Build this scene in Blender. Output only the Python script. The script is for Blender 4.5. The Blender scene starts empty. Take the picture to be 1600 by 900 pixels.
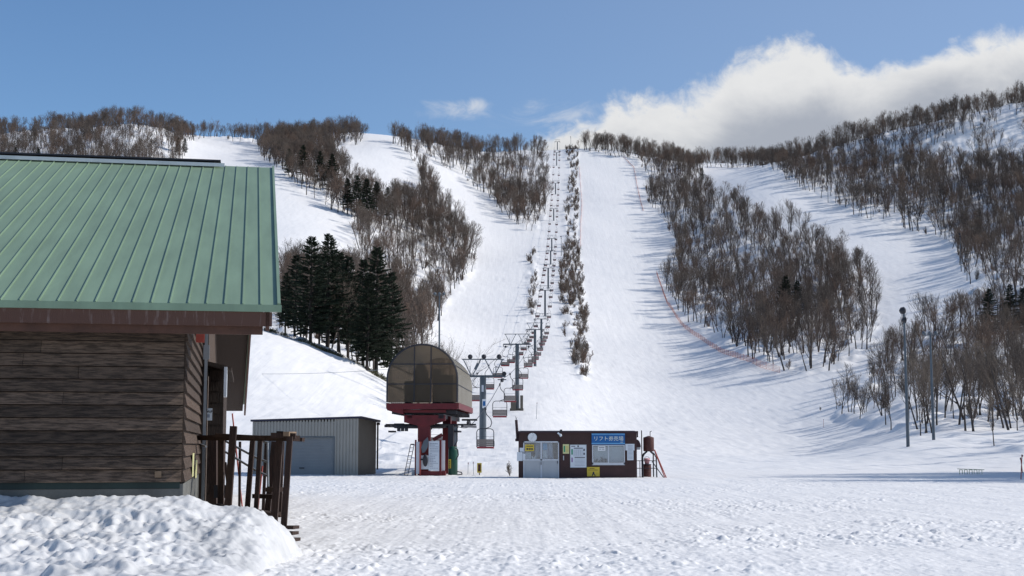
import bpy, math, random
import numpy as np
from mathutils import Vector, Matrix

S = bpy.context.scene
COL = S.collection
R = math.radians
# ------------------------------------------------------------------ camera
CZ, TH, FP = 1.75, math.atan(245 / 2200), 2200.0
cam = bpy.data.cameras.new('camera')
cam.sensor_width = 36.0
cam.lens = FP / 1600 * 36
cam.clip_start, cam.clip_end = 0.1, 12000
co = bpy.data.objects.new('camera', cam)
COL.objects.link(co)
co.location = (0, 0, CZ)
co.rotation_euler = (math.pi / 2 + TH, 0, 0)
S.camera = co
# ------------------------------------------------------------------ light
SUN_EL, SUN_PSI = R(37), R(10)          # psi: how far the sun stands beyond the right-hand side
sd = Vector((math.cos(SUN_EL) * math.cos(SUN_PSI), math.cos(SUN_EL) * math.sin(SUN_PSI), math.sin(SUN_EL)))
sl = bpy.data.lights.new('sun', 'SUN')
sl.energy = 3.9
sl.angle = R(0.8)
sl.color = (1.0, 0.955, 0.89)
so = bpy.data.objects.new('sun', sl)
COL.objects.link(so)
so.rotation_euler = sd.to_track_quat('Z', 'Y').to_euler()
S.view_settings.view_transform = 'Standard'
S.view_settings.look = 'None'
S.view_settings.exposure = -0.02
S.view_settings.gamma = 1.0
S.view_settings.use_curve_mapping = False
S.render.film_transparent = False
S.cycles.use_denoising = True
S.cycles.denoiser = 'OPENIMAGEDENOISE'
S.cycles.denoising_input_passes = 'RGB_ALBEDO_NORMAL'
S.cycles.max_bounces = 6
S.cycles.diffuse_bounces = 3
S.cycles.transparent_max_bounces = 12


def vt(py):                              # pixel row -> tangent of elevation
    t = (450 - py) / FP
    return (math.sin(TH) + t * math.cos(TH)) / (math.cos(TH) - t * math.sin(TH))


W = bpy.data.worlds.new('World')
S.world = W
W.use_nodes = True
nt = W.node_tree
nt.nodes.clear()


def N(tree, kind, **kw):
    n = tree.nodes.new(kind)
    for k, v in kw.items():
        if k.startswith('i_'):
            key = k[2:]
            n.inputs[int(key) if key.isdigit() else key.replace('_', ' ')].default_value = v
        else:
            setattr(n, k, v)
    return n


def math_(tree, op, a, b=None, c=None, clamp=False):
    n = tree.nodes.new('ShaderNodeMath')
    n.operation = op
    n.use_clamp = clamp
    for i, v in enumerate((a, b, c)):
        if v is None:
            continue
        if isinstance(v, (int, float)):
            n.inputs[i].default_value = v
        else:
            tree.links.new(v, n.inputs[i])
    return n.outputs[0]


def build_sky():
    L = nt.links
    out = N(nt, 'ShaderNodeOutputWorld')
    bg = N(nt, 'ShaderNodeBackground')
    bg.inputs['Strength'].default_value = 0.115
    L.new(bg.outputs[0], out.inputs['Surface'])
    sky = N(nt, 'ShaderNodeTexSky')
    sky.sky_type = 'NISHITA'
    sky.sun_disc = False
    sky.sun_elevation = SUN_EL
    sky.sun_rotation = math.pi / 2 - SUN_PSI
    sky.altitude = 300
    sky.air_density = 1.0
    sky.dust_density = 0.2
    sky.ozone_density = 3.0
    tc = N(nt, 'ShaderNodeTexCoord')
    sep = N(nt, 'ShaderNodeSeparateXYZ')
    L.new(tc.outputs['Generated'], sep.inputs[0])
    x, y, z = sep.outputs
    yy = math_(nt, 'MAXIMUM', y, 0.05)
    u = math_(nt, 'DIVIDE', x, yy)
    v = math_(nt, 'DIVIDE', z, yy)
    comb = N(nt, 'ShaderNodeCombineXYZ')
    L.new(u, comb.inputs[0]); L.new(v, comb.inputs[1])

    def noise(scale, detail, rough=0.55, dist=0.0, off=(0, 0, 0), sc=(1, 1, 1)):
        mp = N(nt, 'ShaderNodeMapping')
        mp.inputs['Location'].default_value = off
        mp.inputs['Scale'].default_value = sc
        L.new(comb.outputs[0], mp.inputs[0])
        n = N(nt, 'ShaderNodeTexNoise')
        n.inputs['Scale'].default_value = scale
        n.inputs['Detail'].default_value = detail
        n.inputs['Roughness'].default_value = rough
        n.inputs['Distortion'].default_value = dist
        L.new(mp.outputs[0], n.inputs['Vector'])
        return n.outputs['Fac']

    # top outline of the cloud bank (direction space: u = x/y, v = z/y)
    cur = N(nt, 'ShaderNodeFloatCurve')
    pts = [(-900, 560), (500, 420), (780, 262), (840, 216), (875, 196), (925, 178), (955, 156), (1000, 154), (1060, 142),
           (1110, 126), (1150, 92), (1200, 76), (1270, 66), (1320, 84), (1370, 96), (1420, 84), (1470, 68), (1530, 58), (1600, 48),
           (1800, 30), (2300, 60)]
    fu = lambda px: ((px - 800) / (FP * .99) + 0.8) / 1.6
    mp = cur.mapping.curves[0]
    while len(mp.points) > 2:
        mp.points.remove(mp.points[1])
    for i, (px, py) in enumerate(pts):
        a, b = fu(px), vt(py)
        if i == 0:
            mp.points[0].location = (a, b)
        elif i == len(pts) - 1:
            mp.points[-1].location = (a, b)
        else:
            mp.points.new(a, b)
    cur.mapping.update()
    uu = math_(nt, 'DIVIDE', math_(nt, 'ADD', u, 0.8), 1.6)
    L.new(uu, cur.inputs['Value'])
    vtop = cur.outputs[0]
    n1 = noise(16, 12, 0.6, 0.5)
    n2 = noise(6, 8, 0.55, 0.2, (3.1, 1.7, 0), (0.7, 1.3, 1))
    depth = math_(nt, 'SUBTRACT', vtop, v)
    wob = math_(nt, 'MULTIPLY_ADD', math_(nt, 'SUBTRACT', n1, 0.5), 0.06, math_(nt, 'MULTIPLY', math_(nt, 'SUBTRACT', n2, 0.5), 0.035))
    n3 = noise(52, 10, 0.62, 0.7, (7, 2, 0))
    wob = math_(nt, 'MULTIPLY_ADD', math_(nt, 'SUBTRACT', n3, 0.5), 0.026, wob)
    dd = math_(nt, 'ADD', depth, wob)
    den = N(nt, 'ShaderNodeMapRange', interpolation_type='SMOOTHSTEP')
    L.new(dd, den.inputs[0])
    den.inputs[1].default_value = -0.004
    den.inputs[2].default_value = 0.014
    # wisps to the left
    def blob(px, py, wx, wy, sc, lo, hi, amt):
        du = math_(nt, 'MULTIPLY', math_(nt, 'SUBTRACT', u, (px - 800) / (FP * .99)), 1 / wx)
        dv = math_(nt, 'MULTIPLY', math_(nt, 'SUBTRACT', v, vt(py)), 1 / wy)
        r2 = math_(nt, 'ADD', math_(nt, 'MULTIPLY', du, du), math_(nt, 'MULTIPLY', dv, dv))
        g = math_(nt, 'POWER', 2.718, math_(nt, 'MULTIPLY', r2, -1.0))
        nn = noise(sc, 10, 0.62, 0.8, (px * .01, py * .02, 0), (1, 1.6, 1))
        q = math_(nt, 'MULTIPLY', g, nn)
        m = N(nt, 'ShaderNodeMapRange', interpolation_type='SMOOTHSTEP')
        L.new(q, m.inputs[0]); m.inputs[1].default_value = lo; m.inputs[2].default_value = hi
        m.inputs[4].default_value = amt
        return m.outputs[0]
    b1 = blob(738, 166, .022, .010, 40, .30, .62, .6)
    b2 = blob(700, 172, .05, .014, 30, .34, .66, .45)
    b3 = blob(870, 180, .09, .02, 22, .36, .70, .5)
    dens = den.outputs[0]
    for b in (b1, b2, b3):
        dens = math_(nt, 'MAXIMUM', dens, b)
    # only in front; elsewhere scattered clouds
    front = N(nt, 'ShaderNodeMapRange'); L.new(y, front.inputs[0]); front.inputs[1].default_value = 0.1; front.inputs[2].default_value = 0.3
    dens = math_(nt, 'MULTIPLY', dens, front.outputs[0])
    # white rim, greyer body
    ndeep = math_(nt, 'MULTIPLY_ADD', math_(nt, 'SUBTRACT', n2, 0.5), 0.11, depth)
    ndeep = math_(nt, 'MULTIPLY_ADD', math_(nt, 'SUBTRACT', n1, 0.5), 0.045, ndeep)
    gr = N(nt, 'ShaderNodeMapRange', interpolation_type='SMOOTHSTEP')
    L.new(ndeep, gr.inputs[0]); gr.inputs[1].default_value = 0.006; gr.inputs[2].default_value = 0.055
    ccol = N(nt, 'ShaderNodeMix', data_type='RGBA')
    L.new(gr.outputs[0], ccol.inputs['Factor'])
    ccol.inputs['A'].default_value = (7.0, 7.05, 7.1, 1)
    ccol.inputs['B'].default_value = (3.5, 3.8, 4.4, 1)
    lowfade = N(nt, 'ShaderNodeMapRange'); L.new(dd, lowfade.inputs[0]); lowfade.inputs[1].default_value = 0; lowfade.inputs[2].default_value = 0.03
    # thin bright veil on the right-hand part of the sky
    veil = N(nt, 'ShaderNodeMapRange', interpolation_type='SMOOTHSTEP')
    L.new(u, veil.inputs[0]); veil.inputs[1].default_value = -0.35; veil.inputs[2].default_value = 0.35; veil.inputs[4].default_value = 0.32
    vcol = N(nt, 'ShaderNodeMix', data_type='RGBA')
    L.new(veil.outputs[0], vcol.inputs['Factor'])
    tint = N(nt, 'ShaderNodeVectorMath', operation='MULTIPLY'); L.new(sky.outputs[0], tint.inputs[0]); tint.inputs[1].default_value = (0.86, 1.0, 1.13)
    L.new(tint.outputs[0], vcol.inputs['A']); vcol.inputs['B'].default_value = (3.4, 3.9, 4.9, 1)
    mix = N(nt, 'ShaderNodeMix', data_type='RGBA')
    L.new(dens, mix.inputs['Factor'])
    L.new(vcol.outputs['Result'], mix.inputs['A'])
    L.new(ccol.outputs['Result'], mix.inputs['B'])
    L.new(mix.outputs['Result'], bg.inputs['Color'])


build_sky()
# ------------------------------------------------------------------ pixel / world helpers (used to measure positions)
FWD = np.array((0, math.cos(TH), math.sin(TH)))
UPV = np.array((0, -math.sin(TH), math.cos(TH)))


def P(px, py, Y):
    d = FWD + UPV * ((450 - py) / FP) + np.array(((px - 800) / FP, 0, 0))
    d = d / d[1] * Y
    return Vector((d[0], d[1], d[2] + CZ))


def proj(X, Y, Z):
    Z = Z - CZ
    w = Y * FWD[1] + Z * FWD[2]
    w = np.where(w < 0.1, 0.1, w)
    v = Y * UPV[1] + Z * UPV[2]
    return 800 + FP * X / w, 450 - FP * v / w


# ------------------------------------------------------------------ mesh helpers
class MB:
    def __init__(s):
        s.v, s.f = [], []

    def add(s, vs, fs):
        o = len(s.v)
        s.v.extend([tuple(v) for v in vs])
        s.f.extend([tuple(i + o for i in f) for f in fs])
        return s

    def box(s, x0, x1, y0, y1, z0, z1):
        vs = [(x, y, z) for z in (z0, z1) for y in (y0, y1) for x in (x0, x1)]
        return s.add(vs, [(0, 2, 3, 1), (4, 5, 7, 6), (0, 1, 5, 4), (2, 6, 7, 3), (0, 4, 6, 2), (1, 3, 7, 5)])

    def bar(s, a, b, w, d=None, n=4, w2=None, up=(0, 0, 1)):
        """prism between two points; n=4 square of sides w,d; else round of radius w"""
        a, b = Vector(a), Vector(b)
        t = (b - a).normalized()
        u = Vector(up)
        if abs(t.dot(u)) > .97:
            u = Vector((0, 1, 0))
        sx = t.cross(u).normalized()
        sy = sx.cross(t).normalized()
        vs = []
        for k, p in enumerate((a, b)):
            if n == 4:
                dd = w if d is None else d
                for cx, cy in ((-1, -1), (1, -1), (1, 1), (-1, 1)):
                    vs.append(p + sx * cx * w / 2 + sy * cy * dd / 2)
            else:
                r = w if (k == 0 or w2 is None) else w2
                for i in range(n):
                    g = 2 * math.pi * i / n
                    vs.append(p + (sx * math.cos(g) + sy * math.sin(g)) * r)
        fs = [(i, (i + 1) % n, n + (i + 1) % n, n + i) for i in range(n)]
        fs += [tuple(range(n))[::-1], tuple(range(n, 2 * n))]
        return s.add(vs, fs)

    def tube(s, pts, r, n=6):
        for i in range(len(pts) - 1):
            rr = r if not isinstance(r, (list, tuple)) else r[i]
            r2 = r if not isinstance(r, (list, tuple)) else r[i + 1]
            s.bar(pts[i], pts[i + 1], rr, n=max(n, 5), w2=r2)
        return s

    def lathe(s, prof, c=(0, 0, 0), n=20, axis='z'):
        vs, fs = [], []
        for r, h in prof:
            for i in range(n):
                g = 2 * math.pi * i / n
                p = (r * math.cos(g), r * math.sin(g), h)
                if axis == 'y':
                    p = (p[0], p[2], p[1])
                if axis == 'x':
                    p = (p[2], p[0], p[1])
                vs.append((p[0] + c[0], p[1] + c[1], p[2] + c[2]))
        m = len(prof)
        for j in range(m - 1):
            for i in range(n):
                fs.append((j * n + i, j * n + (i + 1) % n, (j + 1) * n + (i + 1) % n, (j + 1) * n + i))
        fs.append(tuple(range(n))[::-1])
        fs.append(tuple((m - 1) * n + i for i in range(n)))
        return s.add(vs, fs)

    def poly(s, pts2, y0, y1):
        """outline in x,z extruded from y0 to y1"""
        n = len(pts2)
        vs = [(x, y0, z) for x, z in pts2] + [(x, y1, z) for x, z in pts2]
        fs = [tuple(range(n)), tuple(range(n, 2 * n))[::-1]]
        fs += [(i, n + i, n + (i + 1) % n, (i + 1) % n) for i in range(n)]
        return s.add(vs, fs)

    def build(s, name, mat=None, parent=None, smooth=False):
        me = bpy.data.meshes.new(name)
        me.from_pydata(s.v, [], s.f)
        me.update()
        if smooth:
            me.polygons.foreach_set('use_smooth', [True] * len(me.polygons))
        o = bpy.data.objects.new(name, me)
        COL.objects.link(o)
        if mat:
            me.materials.append(mat)
        if parent is not None:
            o.parent = parent
        return o


def fixn(o):
    import bmesh
    b = bmesh.new(); b.from_mesh(o.data)
    bmesh.ops.recalc_face_normals(b, faces=b.faces)
    b.to_mesh(o.data); b.free()
    return o


def empty(name, loc, rz=0.0):
    o = bpy.data.objects.new(name, None)
    o.empty_display_size = .3
    COL.objects.link(o)
    o.location = loc
    o.rotation_euler = (0, 0, rz)
    return o


def tag(o, label=None, cat=None, group=None, kind=None):
    if label: o['label'] = label
    if cat: o['category'] = cat
    if group: o['group'] = group
    if kind: o['kind'] = kind
    return o


def copy_tree(o, parent=None):
    c = o.copy()
    COL.objects.link(c)
    if parent is not None:
        c.parent = parent
    for ch in list(o.children):
        copy_tree(ch, c)
    return c


def text(name, body, size, mat, parent, loc, rot=(math.pi / 2, 0, 0), ext=0.004, sx=1.0, bold=0.0):
    cu = bpy.data.curves.new(name, 'FONT')
    cu.body = body
    cu.size = size
    cu.extrude = ext
    cu.offset = bold
    cu.align_x = 'CENTER'
    cu.align_y = 'CENTER'
    t = bpy.data.objects.new(name + '_tmp', cu)
    COL.objects.link(t)
    bpy.context.view_layer.update()
    me = bpy.data.meshes.new_from_object(t.evaluated_get(bpy.context.evaluated_depsgraph_get()))
    bpy.data.objects.remove(t)
    me.materials.clear()
    me.materials.append(mat)
    o = bpy.data.objects.new(name, me)
    COL.objects.link(o)
    o.parent = parent
    o.location = loc
    o.rotation_euler = rot
    o.scale = (sx, 1, 1)
    return o


# ------------------------------------------------------------------ materials
def material(name, col, rough=0.7, var=0.15, vscale=3.0, metal=0.0, bump=0.0, bscale=20.0, stretch=(1, 1, 1), col2=None, island=0.0, spec=0.4, orand=0.0, thresh=None):
    m = bpy.data.materials.new(name)
    m.use_nodes = True
    t = m.node_tree
    L = t.links
    b = t.nodes['Principled BSDF']
    b.inputs['Roughness'].default_value = rough
    b.inputs['Metallic'].default_value = metal
    b.inputs['Specular IOR Level'].default_value = spec
    tc = N(t, 'ShaderNodeTexCoord')
    mp = N(t, 'ShaderNodeMapping')
    mp.inputs['Scale'].default_value = stretch
    L.new(tc.outputs['Object'], mp.inputs[0])
    nz = N(t, 'ShaderNodeTexNoise')
    nz.inputs['Scale'].default_value = vscale
    nz.inputs['Detail'].default_value = 6
    nz.inputs['Roughness'].default_value = 0.6
    L.new(mp.outputs[0], nz.inputs['Vector'])
    mr = N(t, 'ShaderNodeMapRange')
    lo, hi = thresh or (0.3, 0.7)
    mr.inputs[1].default_value = lo
    mr.inputs[2].default_value = hi
    L.new(nz.outputs['Fac'], mr.inputs[0])
    mx = N(t, 'ShaderNodeMix', data_type='RGBA')
    L.new(mr.outputs[0], mx.inputs['Factor'])
    c2 = col2 or tuple(min(1, c * (1 + var)) for c in col)
    c1 = col if col2 else tuple(c * (1 - var) for c in col)
    mx.inputs['A'].default_value = (*c1, 1)
    mx.inputs['B'].default_value = (*c2, 1)
    res = mx.outputs['Result']
    for amt, src in ((island, 'g'), (orand, 'o')):
        if amt:
            if src == 'g':
                g = N(t, 'ShaderNodeNewGeometry').outputs['Random Per Island']
            else:
                g = N(t, 'ShaderNodeObjectInfo').outputs['Random']
            f = N(t, 'ShaderNodeMapRange')
            L.new(g, f.inputs[0])
            f.inputs[3].default_value = 1 - amt
            f.inputs[4].default_value = 1 + amt
            vm = N(t, 'ShaderNodeVectorMath', operation='SCALE')
            L.new(res, vm.inputs[0]); L.new(f.outputs[0], vm.inputs['Scale'])
            res = vm.outputs[0]
    L.new(res, b.inputs['Base Color'])
    if bump:
        n2 = N(t, 'ShaderNodeTexNoise')
        n2.inputs['Scale'].default_value = bscale
        n2.inputs['Detail'].default_value = 5
        L.new(mp.outputs[0], n2.inputs['Vector'])
        bp = N(t, 'ShaderNodeBump')
        bp.inputs['Strength'].default_value = bump
        bp.inputs['Distance'].default_value = 0.02
        L.new(n2.outputs['Fac'], bp.inputs['Height'])
        L.new(bp.outputs[0], b.inputs['Normal'])
    return m


def snow_material(name, near):
    m = material(name, (0.88, 0.862, 0.838), 0.55, 0.03, 0.6, spec=0.25)
    t = m.node_tree
    L = t.links
    b = t.nodes['Principled BSDF']
    tc = N(t, 'ShaderNodeTexCoord')

    def nz(scale, sc=(1, 1, 1), detail=6, rough=.6):
        mp = N(t, 'ShaderNodeMapping'); mp.inputs['Scale'].default_value = sc
        L.new(tc.outputs['Object'], mp.inputs[0])
        n = N(t, 'ShaderNodeTexNoise')
        n.inputs['Scale'].default_value = scale
        n.inputs['Detail'].default_value = detail
        n.inputs['Roughness'].default_value = rough
        L.new(mp.outputs[0], n.inputs['Vector'])
        return n.outputs['Fac']
    h = math_(t, 'MULTIPLY', nz(9.0), 0.010)
    h = math_(t, 'ADD', h, math_(t, 'MULTIPLY', nz(60.0), 0.002))
    if near:
        # ski and grooming lines that run down the fall line
        h = math_(t, 'ADD', h, math_(t, 'MULTIPLY', nz(0.9, (1.0, .05, .05), 4), 0.09))
        mp = N(t, 'ShaderNodeMapping'); mp.inputs['Rotation'].default_value = (0, 0, R(38)); mp.inputs['Scale'].default_value = (1.6, .06, .06)
        L.new(tc.outputs['Object'], mp.inputs[0]); tn = N(t, 'ShaderNodeTexNoise'); tn.inputs['Scale'].default_value = 1.0; tn.inputs['Detail'].default_value = 3
        L.new(mp.outputs[0], tn.inputs['Vector'])
        h = math_(t, 'ADD', h, math_(t, 'MULTIPLY', tn.outputs['Fac'], 0.05))
        h = math_(t, 'ADD', h, math_(t, 'MULTIPLY', nz(0.25, (1.0, 1.0, 1.0), 5), 0.16))
    bp = N(t, 'ShaderNodeBump')
    bp.inputs['Strength'].default_value = 0.8
    bp.inputs['Distance'].default_value = 1.0
    L.new(h, bp.inputs['Height'])
    L.new(bp.outputs[0], b.inputs['Normal'])
    return m


M = {}
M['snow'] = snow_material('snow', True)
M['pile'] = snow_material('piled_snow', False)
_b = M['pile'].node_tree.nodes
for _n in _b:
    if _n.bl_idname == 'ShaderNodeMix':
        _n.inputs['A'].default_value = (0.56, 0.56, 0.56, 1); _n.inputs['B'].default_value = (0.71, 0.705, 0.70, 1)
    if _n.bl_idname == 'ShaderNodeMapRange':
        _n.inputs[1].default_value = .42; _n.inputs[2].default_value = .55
M['green_roof'] = material('green_roof_metal', (0.205, 0.292, 0.192), 0.5, 0.13, 1.2, stretch=(2.5, .35, .35), bump=0.02, bscale=3, spec=0.5)
M['siding'] = material('weathered_siding', (0.092, 0.063, 0.045), 0.85, 0.5, 2.2, bump=0.9, bscale=9, stretch=(1.8, 1.8, 16), island=0.45, thresh=(.40, .60))
M['siding_side'] = material('weathered_siding_side', (0.075, 0.05, 0.036), 0.85, 0.4, 2.2, bump=0.9, bscale=9, stretch=(1.2, 1.2, 22), island=0.3)
M['fascia'] = material('peeling_red_brown_paint', (0.096, 0.047, 0.033), 0.8, 0.3, 3.0, bump=0.3, stretch=(4, 1, .6), col2=(0.26, 0.20, 0.18), thresh=(.55, .80))
M['fascia2'] = material('red_brown_paint', (0.085, 0.038, 0.024), 0.7, 0.3, 3.0, bump=0.3)
M['dark_wood'] = material('dark_wood', (0.032, 0.019, 0.013), 0.85, 0.4, 4.0, bump=0.7, bscale=12, stretch=(6, 6, .6), island=0.3)
M['rail_wood'] = material('dark_red_timber', (0.038, 0.020, 0.014), 0.8, 0.4, 4.0, bump=0.6, bscale=12, stretch=(5, 5, .7), island=0.3)
M['pale_wood'] = material('pale_wood', (0.20, 0.135, 0.085), 0.8, 0.3, 4.0)
M['concrete'] = material('concrete', (0.13, 0.13, 0.12), 0.9, 0.2, 2.5, bump=0.4)
M['conc_dark'] = material('stained_concrete', (0.045, 0.05, 0.05), 0.9, 0.3, 2.5, bump=0.4)
M['green_trim'] = material('dark_green_trim', (0.015, 0.03, 0.027), 0.6, 0.2, 2.5)
M['grey_sheet'] = material('grey_sheet_metal', (0.30, 0.285, 0.255), 0.5, 0.07, 1.0, spec=.5)
M['tan_sheet'] = material('tan_sheet_metal', (0.125, 0.108, 0.086), 0.55, 0.1, 1.0)
M['shutter'] = material('roller_shutter', (0.25, 0.26, 0.265), 0.45, 0.06, 1.0, spec=.5)
M['navy_trim'] = material('navy_trim', (0.018, 0.017, 0.04), 0.5, 0.1, 1.0)
M['red'] = material('dark_red_paint', (0.125, 0.010, 0.014), 0.5, 0.25, 2.0, bump=.1)
M['red_bright'] = material('faded_red_paint', (0.38, 0.07, 0.05), 0.6, 0.2, 2.0)
M['orange'] = material('orange_net', (0.60, 0.19, 0.11), 0.7, 0.15, 2.0)
M['dark_metal'] = material('dark_metal', (0.035, 0.035, 0.042), 0.5, 0.2, 3.0, metal=.3)
M['grey_steel'] = material('grey_steel', (0.10, 0.12, 0.14), 0.5, 0.15, 2.0, metal=.2)
M['galv'] = material('galvanised_steel', (0.30, 0.32, 0.34), 0.45, 0.12, 3.0, metal=.4)
M['white_metal'] = material('pale_painted_metal', (0.55, 0.58, 0.62), 0.5, 0.06, 3.0)
M['panel_grey'] = material('door_panel_grey', (0.42, 0.44, 0.46), 0.5, 0.05, 2.0)
M['maroon'] = material('maroon_corrugated', (0.056, 0.025, 0.023), 0.6, 0.18, 1.5, bump=.1)
M['maroon_dark'] = material('maroon_dark', (0.04, 0.016, 0.02), 0.6, 0.2, 2.0)
M['rust'] = material('rusty_tank', (0.085, 0.03, 0.025), 0.7, 0.35, 4.0, bump=.2)
M['paper'] = material('white_paper', (0.66, 0.70, 0.74), 0.7, 0.03, 2.0)
M['yellow'] = material('yellow_board', (0.62, 0.46, 0.05), 0.6, 0.08, 2.0)
M['pale_yellow'] = material('pale_yellow_paper', (0.62, 0.60, 0.30), 0.6, 0.06, 2.0)
M['blue'] = material('blue_sign', (0.012, 0.12, 0.34), 0.45, 0.05, 2.0)
M['sky_blue'] = material('light_blue_stripe', (0.16, 0.42, 0.68), 0.45, 0.05, 2.0)
M['ink'] = material('ink', (0.03, 0.035, 0.06), 0.7, 0.1, 2.0)
M['ink_grey'] = material('grey_ink', (0.26, 0.29, 0.36), 0.7, 0.1, 2.0)
M['ink_green'] = material('green_ink', (0.04, 0.28, 0.16), 0.7, 0.1, 2.0)
M['ink_purple'] = material('purple_ink', (0.30, 0.2, 0.38), 0.7, 0.1, 2.0)
M['white'] = material('white_paint', (0.78, 0.79, 0.80), 0.5, 0.03, 2.0)
M['cream'] = material('cream_letters', (0.72, 0.76, 0.66), 0.5, 0.03, 2.0)
M['curtain'] = material('white_curtain', (0.58, 0.62, 0.72), 0.8, 0.1, 6.0, stretch=(5, 5, .3))
M['room'] = material('room_interior', (0.10, 0.095, 0.08), 0.8, 0.4, 3.0)
M['bottle_green'] = material('bottle_green_paint', (0.012, 0.07, 0.048), 0.45, 0.15, 2.0)
M['seat_wood'] = material('weathered_seat_wood', (0.22, 0.185, 0.165), 0.8, 0.2, 5.0, stretch=(1, 1, 12))
M['seat_red'] = material('red_seat_edge', (0.27, 0.045, 0.05), 0.6, 0.2, 4.0)
M['pale_green'] = material('pale_green_paint', (0.30, 0.38, 0.24), 0.6, 0.1, 4.0)
M['pink'] = material('pink_plastic', (0.70, 0.36, 0.38), 0.5, 0.1, 4.0)
M['twig'] = material('bare_twigs', (0.110, 0.086, 0.070), 0.9, 0.3, 1.0, orand=0.30)
M['twig_red'] = material('reddish_twigs', (0.130, 0.088, 0.066), 0.9, 0.3, 1.0, orand=0.25)
M['twig_pale'] = material('pale_twigs', (0.16, 0.13, 0.105), 0.9, 0.3, 1.0, orand=0.25)
M['bark'] = material('grey_brown_bark', (0.062, 0.051, 0.046), 0.95, 0.35, 2.5, bump=.5, bscale=6, stretch=(3, 3, .6), orand=0.3)
M['bark_dark'] = material('dark_spruce_bark', (0.038, 0.031, 0.027), 0.95, 0.3, 2.5)
M['bark_pale'] = material('pale_bark', (0.17, 0.15, 0.135), 0.95, 0.35, 2.5, stretch=(2, 2, 1), orand=0.3)
M['needles'] = material('dark_spruce_needles', (0.030, 0.042, 0.027), 0.9, 0.45, 1.2, orand=0.2, spec=.2)
M['bamboo'] = material('bamboo_grass', (0.085, 0.085, 0.045), 0.8, 0.4, 1.5, island=.5)


def tinted(nm='smoked_polycarbonate', ca=(0.060, 0.048, 0.038), cb=(0.17, 0.14, 0.11), clear=.42):
    m = bpy.data.materials.new(nm)
    m.use_nodes = True
    t = m.node_tree
    L = t.links
    t.nodes.clear()
    out = N(t, 'ShaderNodeOutputMaterial')
    tr = N(t, 'ShaderNodeBsdfTransparent'); tr.inputs[0].default_value = (0.56, 0.47, 0.39, 1)
    tl = N(t, 'ShaderNodeBsdfTranslucent'); tl.inputs[0].default_value = (*[min(1, q * 1.3) for q in cb], 1)
    df = N(t, 'ShaderNodeBsdfPrincipled'); df.inputs['Roughness'].default_value = 0.25
    nz = N(t, 'ShaderNodeTexNoise'); nz.inputs['Scale'].default_value = 1.2; nz.inputs['Detail'].default_value = 5
    tc = N(t, 'ShaderNodeTexCoord'); L.new(tc.outputs['Object'], nz.inputs['Vector'])
    cr = N(t, 'ShaderNodeMix', data_type='RGBA'); L.new(nz.outputs['Fac'], cr.inputs['Factor'])
    cr.inputs['A'].default_value = (*ca, 1); cr.inputs['B'].default_value = (*cb, 1)
    L.new(cr.outputs['Result'], df.inputs['Base Color'])
    m1 = N(t, 'ShaderNodeMixShader'); m1.inputs[0].default_value = 0.55
    L.new(tl.outputs[0], m1.inputs[1]); L.new(df.outputs[0], m1.inputs[2])
    m2 = N(t, 'ShaderNodeMixShader'); m2.inputs[0].default_value = 1 - clear
    L.new(tr.outputs[0], m2.inputs[1]); L.new(m1.outputs[0], m2.inputs[2])
    L.new(m2.outputs[0], out.inputs['Surface'])
    return m


def glass():
    m = bpy.data.materials.new('window_glass')
    m.use_nodes = True
    t = m.node_tree
    L = t.links
    t.nodes.clear()
    out = N(t, 'ShaderNodeOutputMaterial')
    tr = N(t, 'ShaderNodeBsdfTransparent'); tr.inputs[0].default_value = (0.8, 0.84, 0.86, 1)
    gl = N(t, 'ShaderNodeBsdfGlossy'); gl.inputs['Roughness'].default_value = 0.03
    mx = N(t, 'ShaderNodeMixShader'); mx.inputs[0].default_value = 0.13
    L.new(tr.outputs[0], mx.inputs[1]); L.new(gl.outputs[0], mx.inputs[2])
    L.new(mx.outputs[0], out.inputs['Surface'])
    return m


M['tinted'] = tinted()
M['hood_skin'] = tinted('sunlit_polycarbonate', (0.44, 0.40, 0.31), (0.60, 0.56, 0.46), .22)  # lit copy of the smoked sheet: sunlight is put into its pale colour
M['glass'] = glass()
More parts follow.
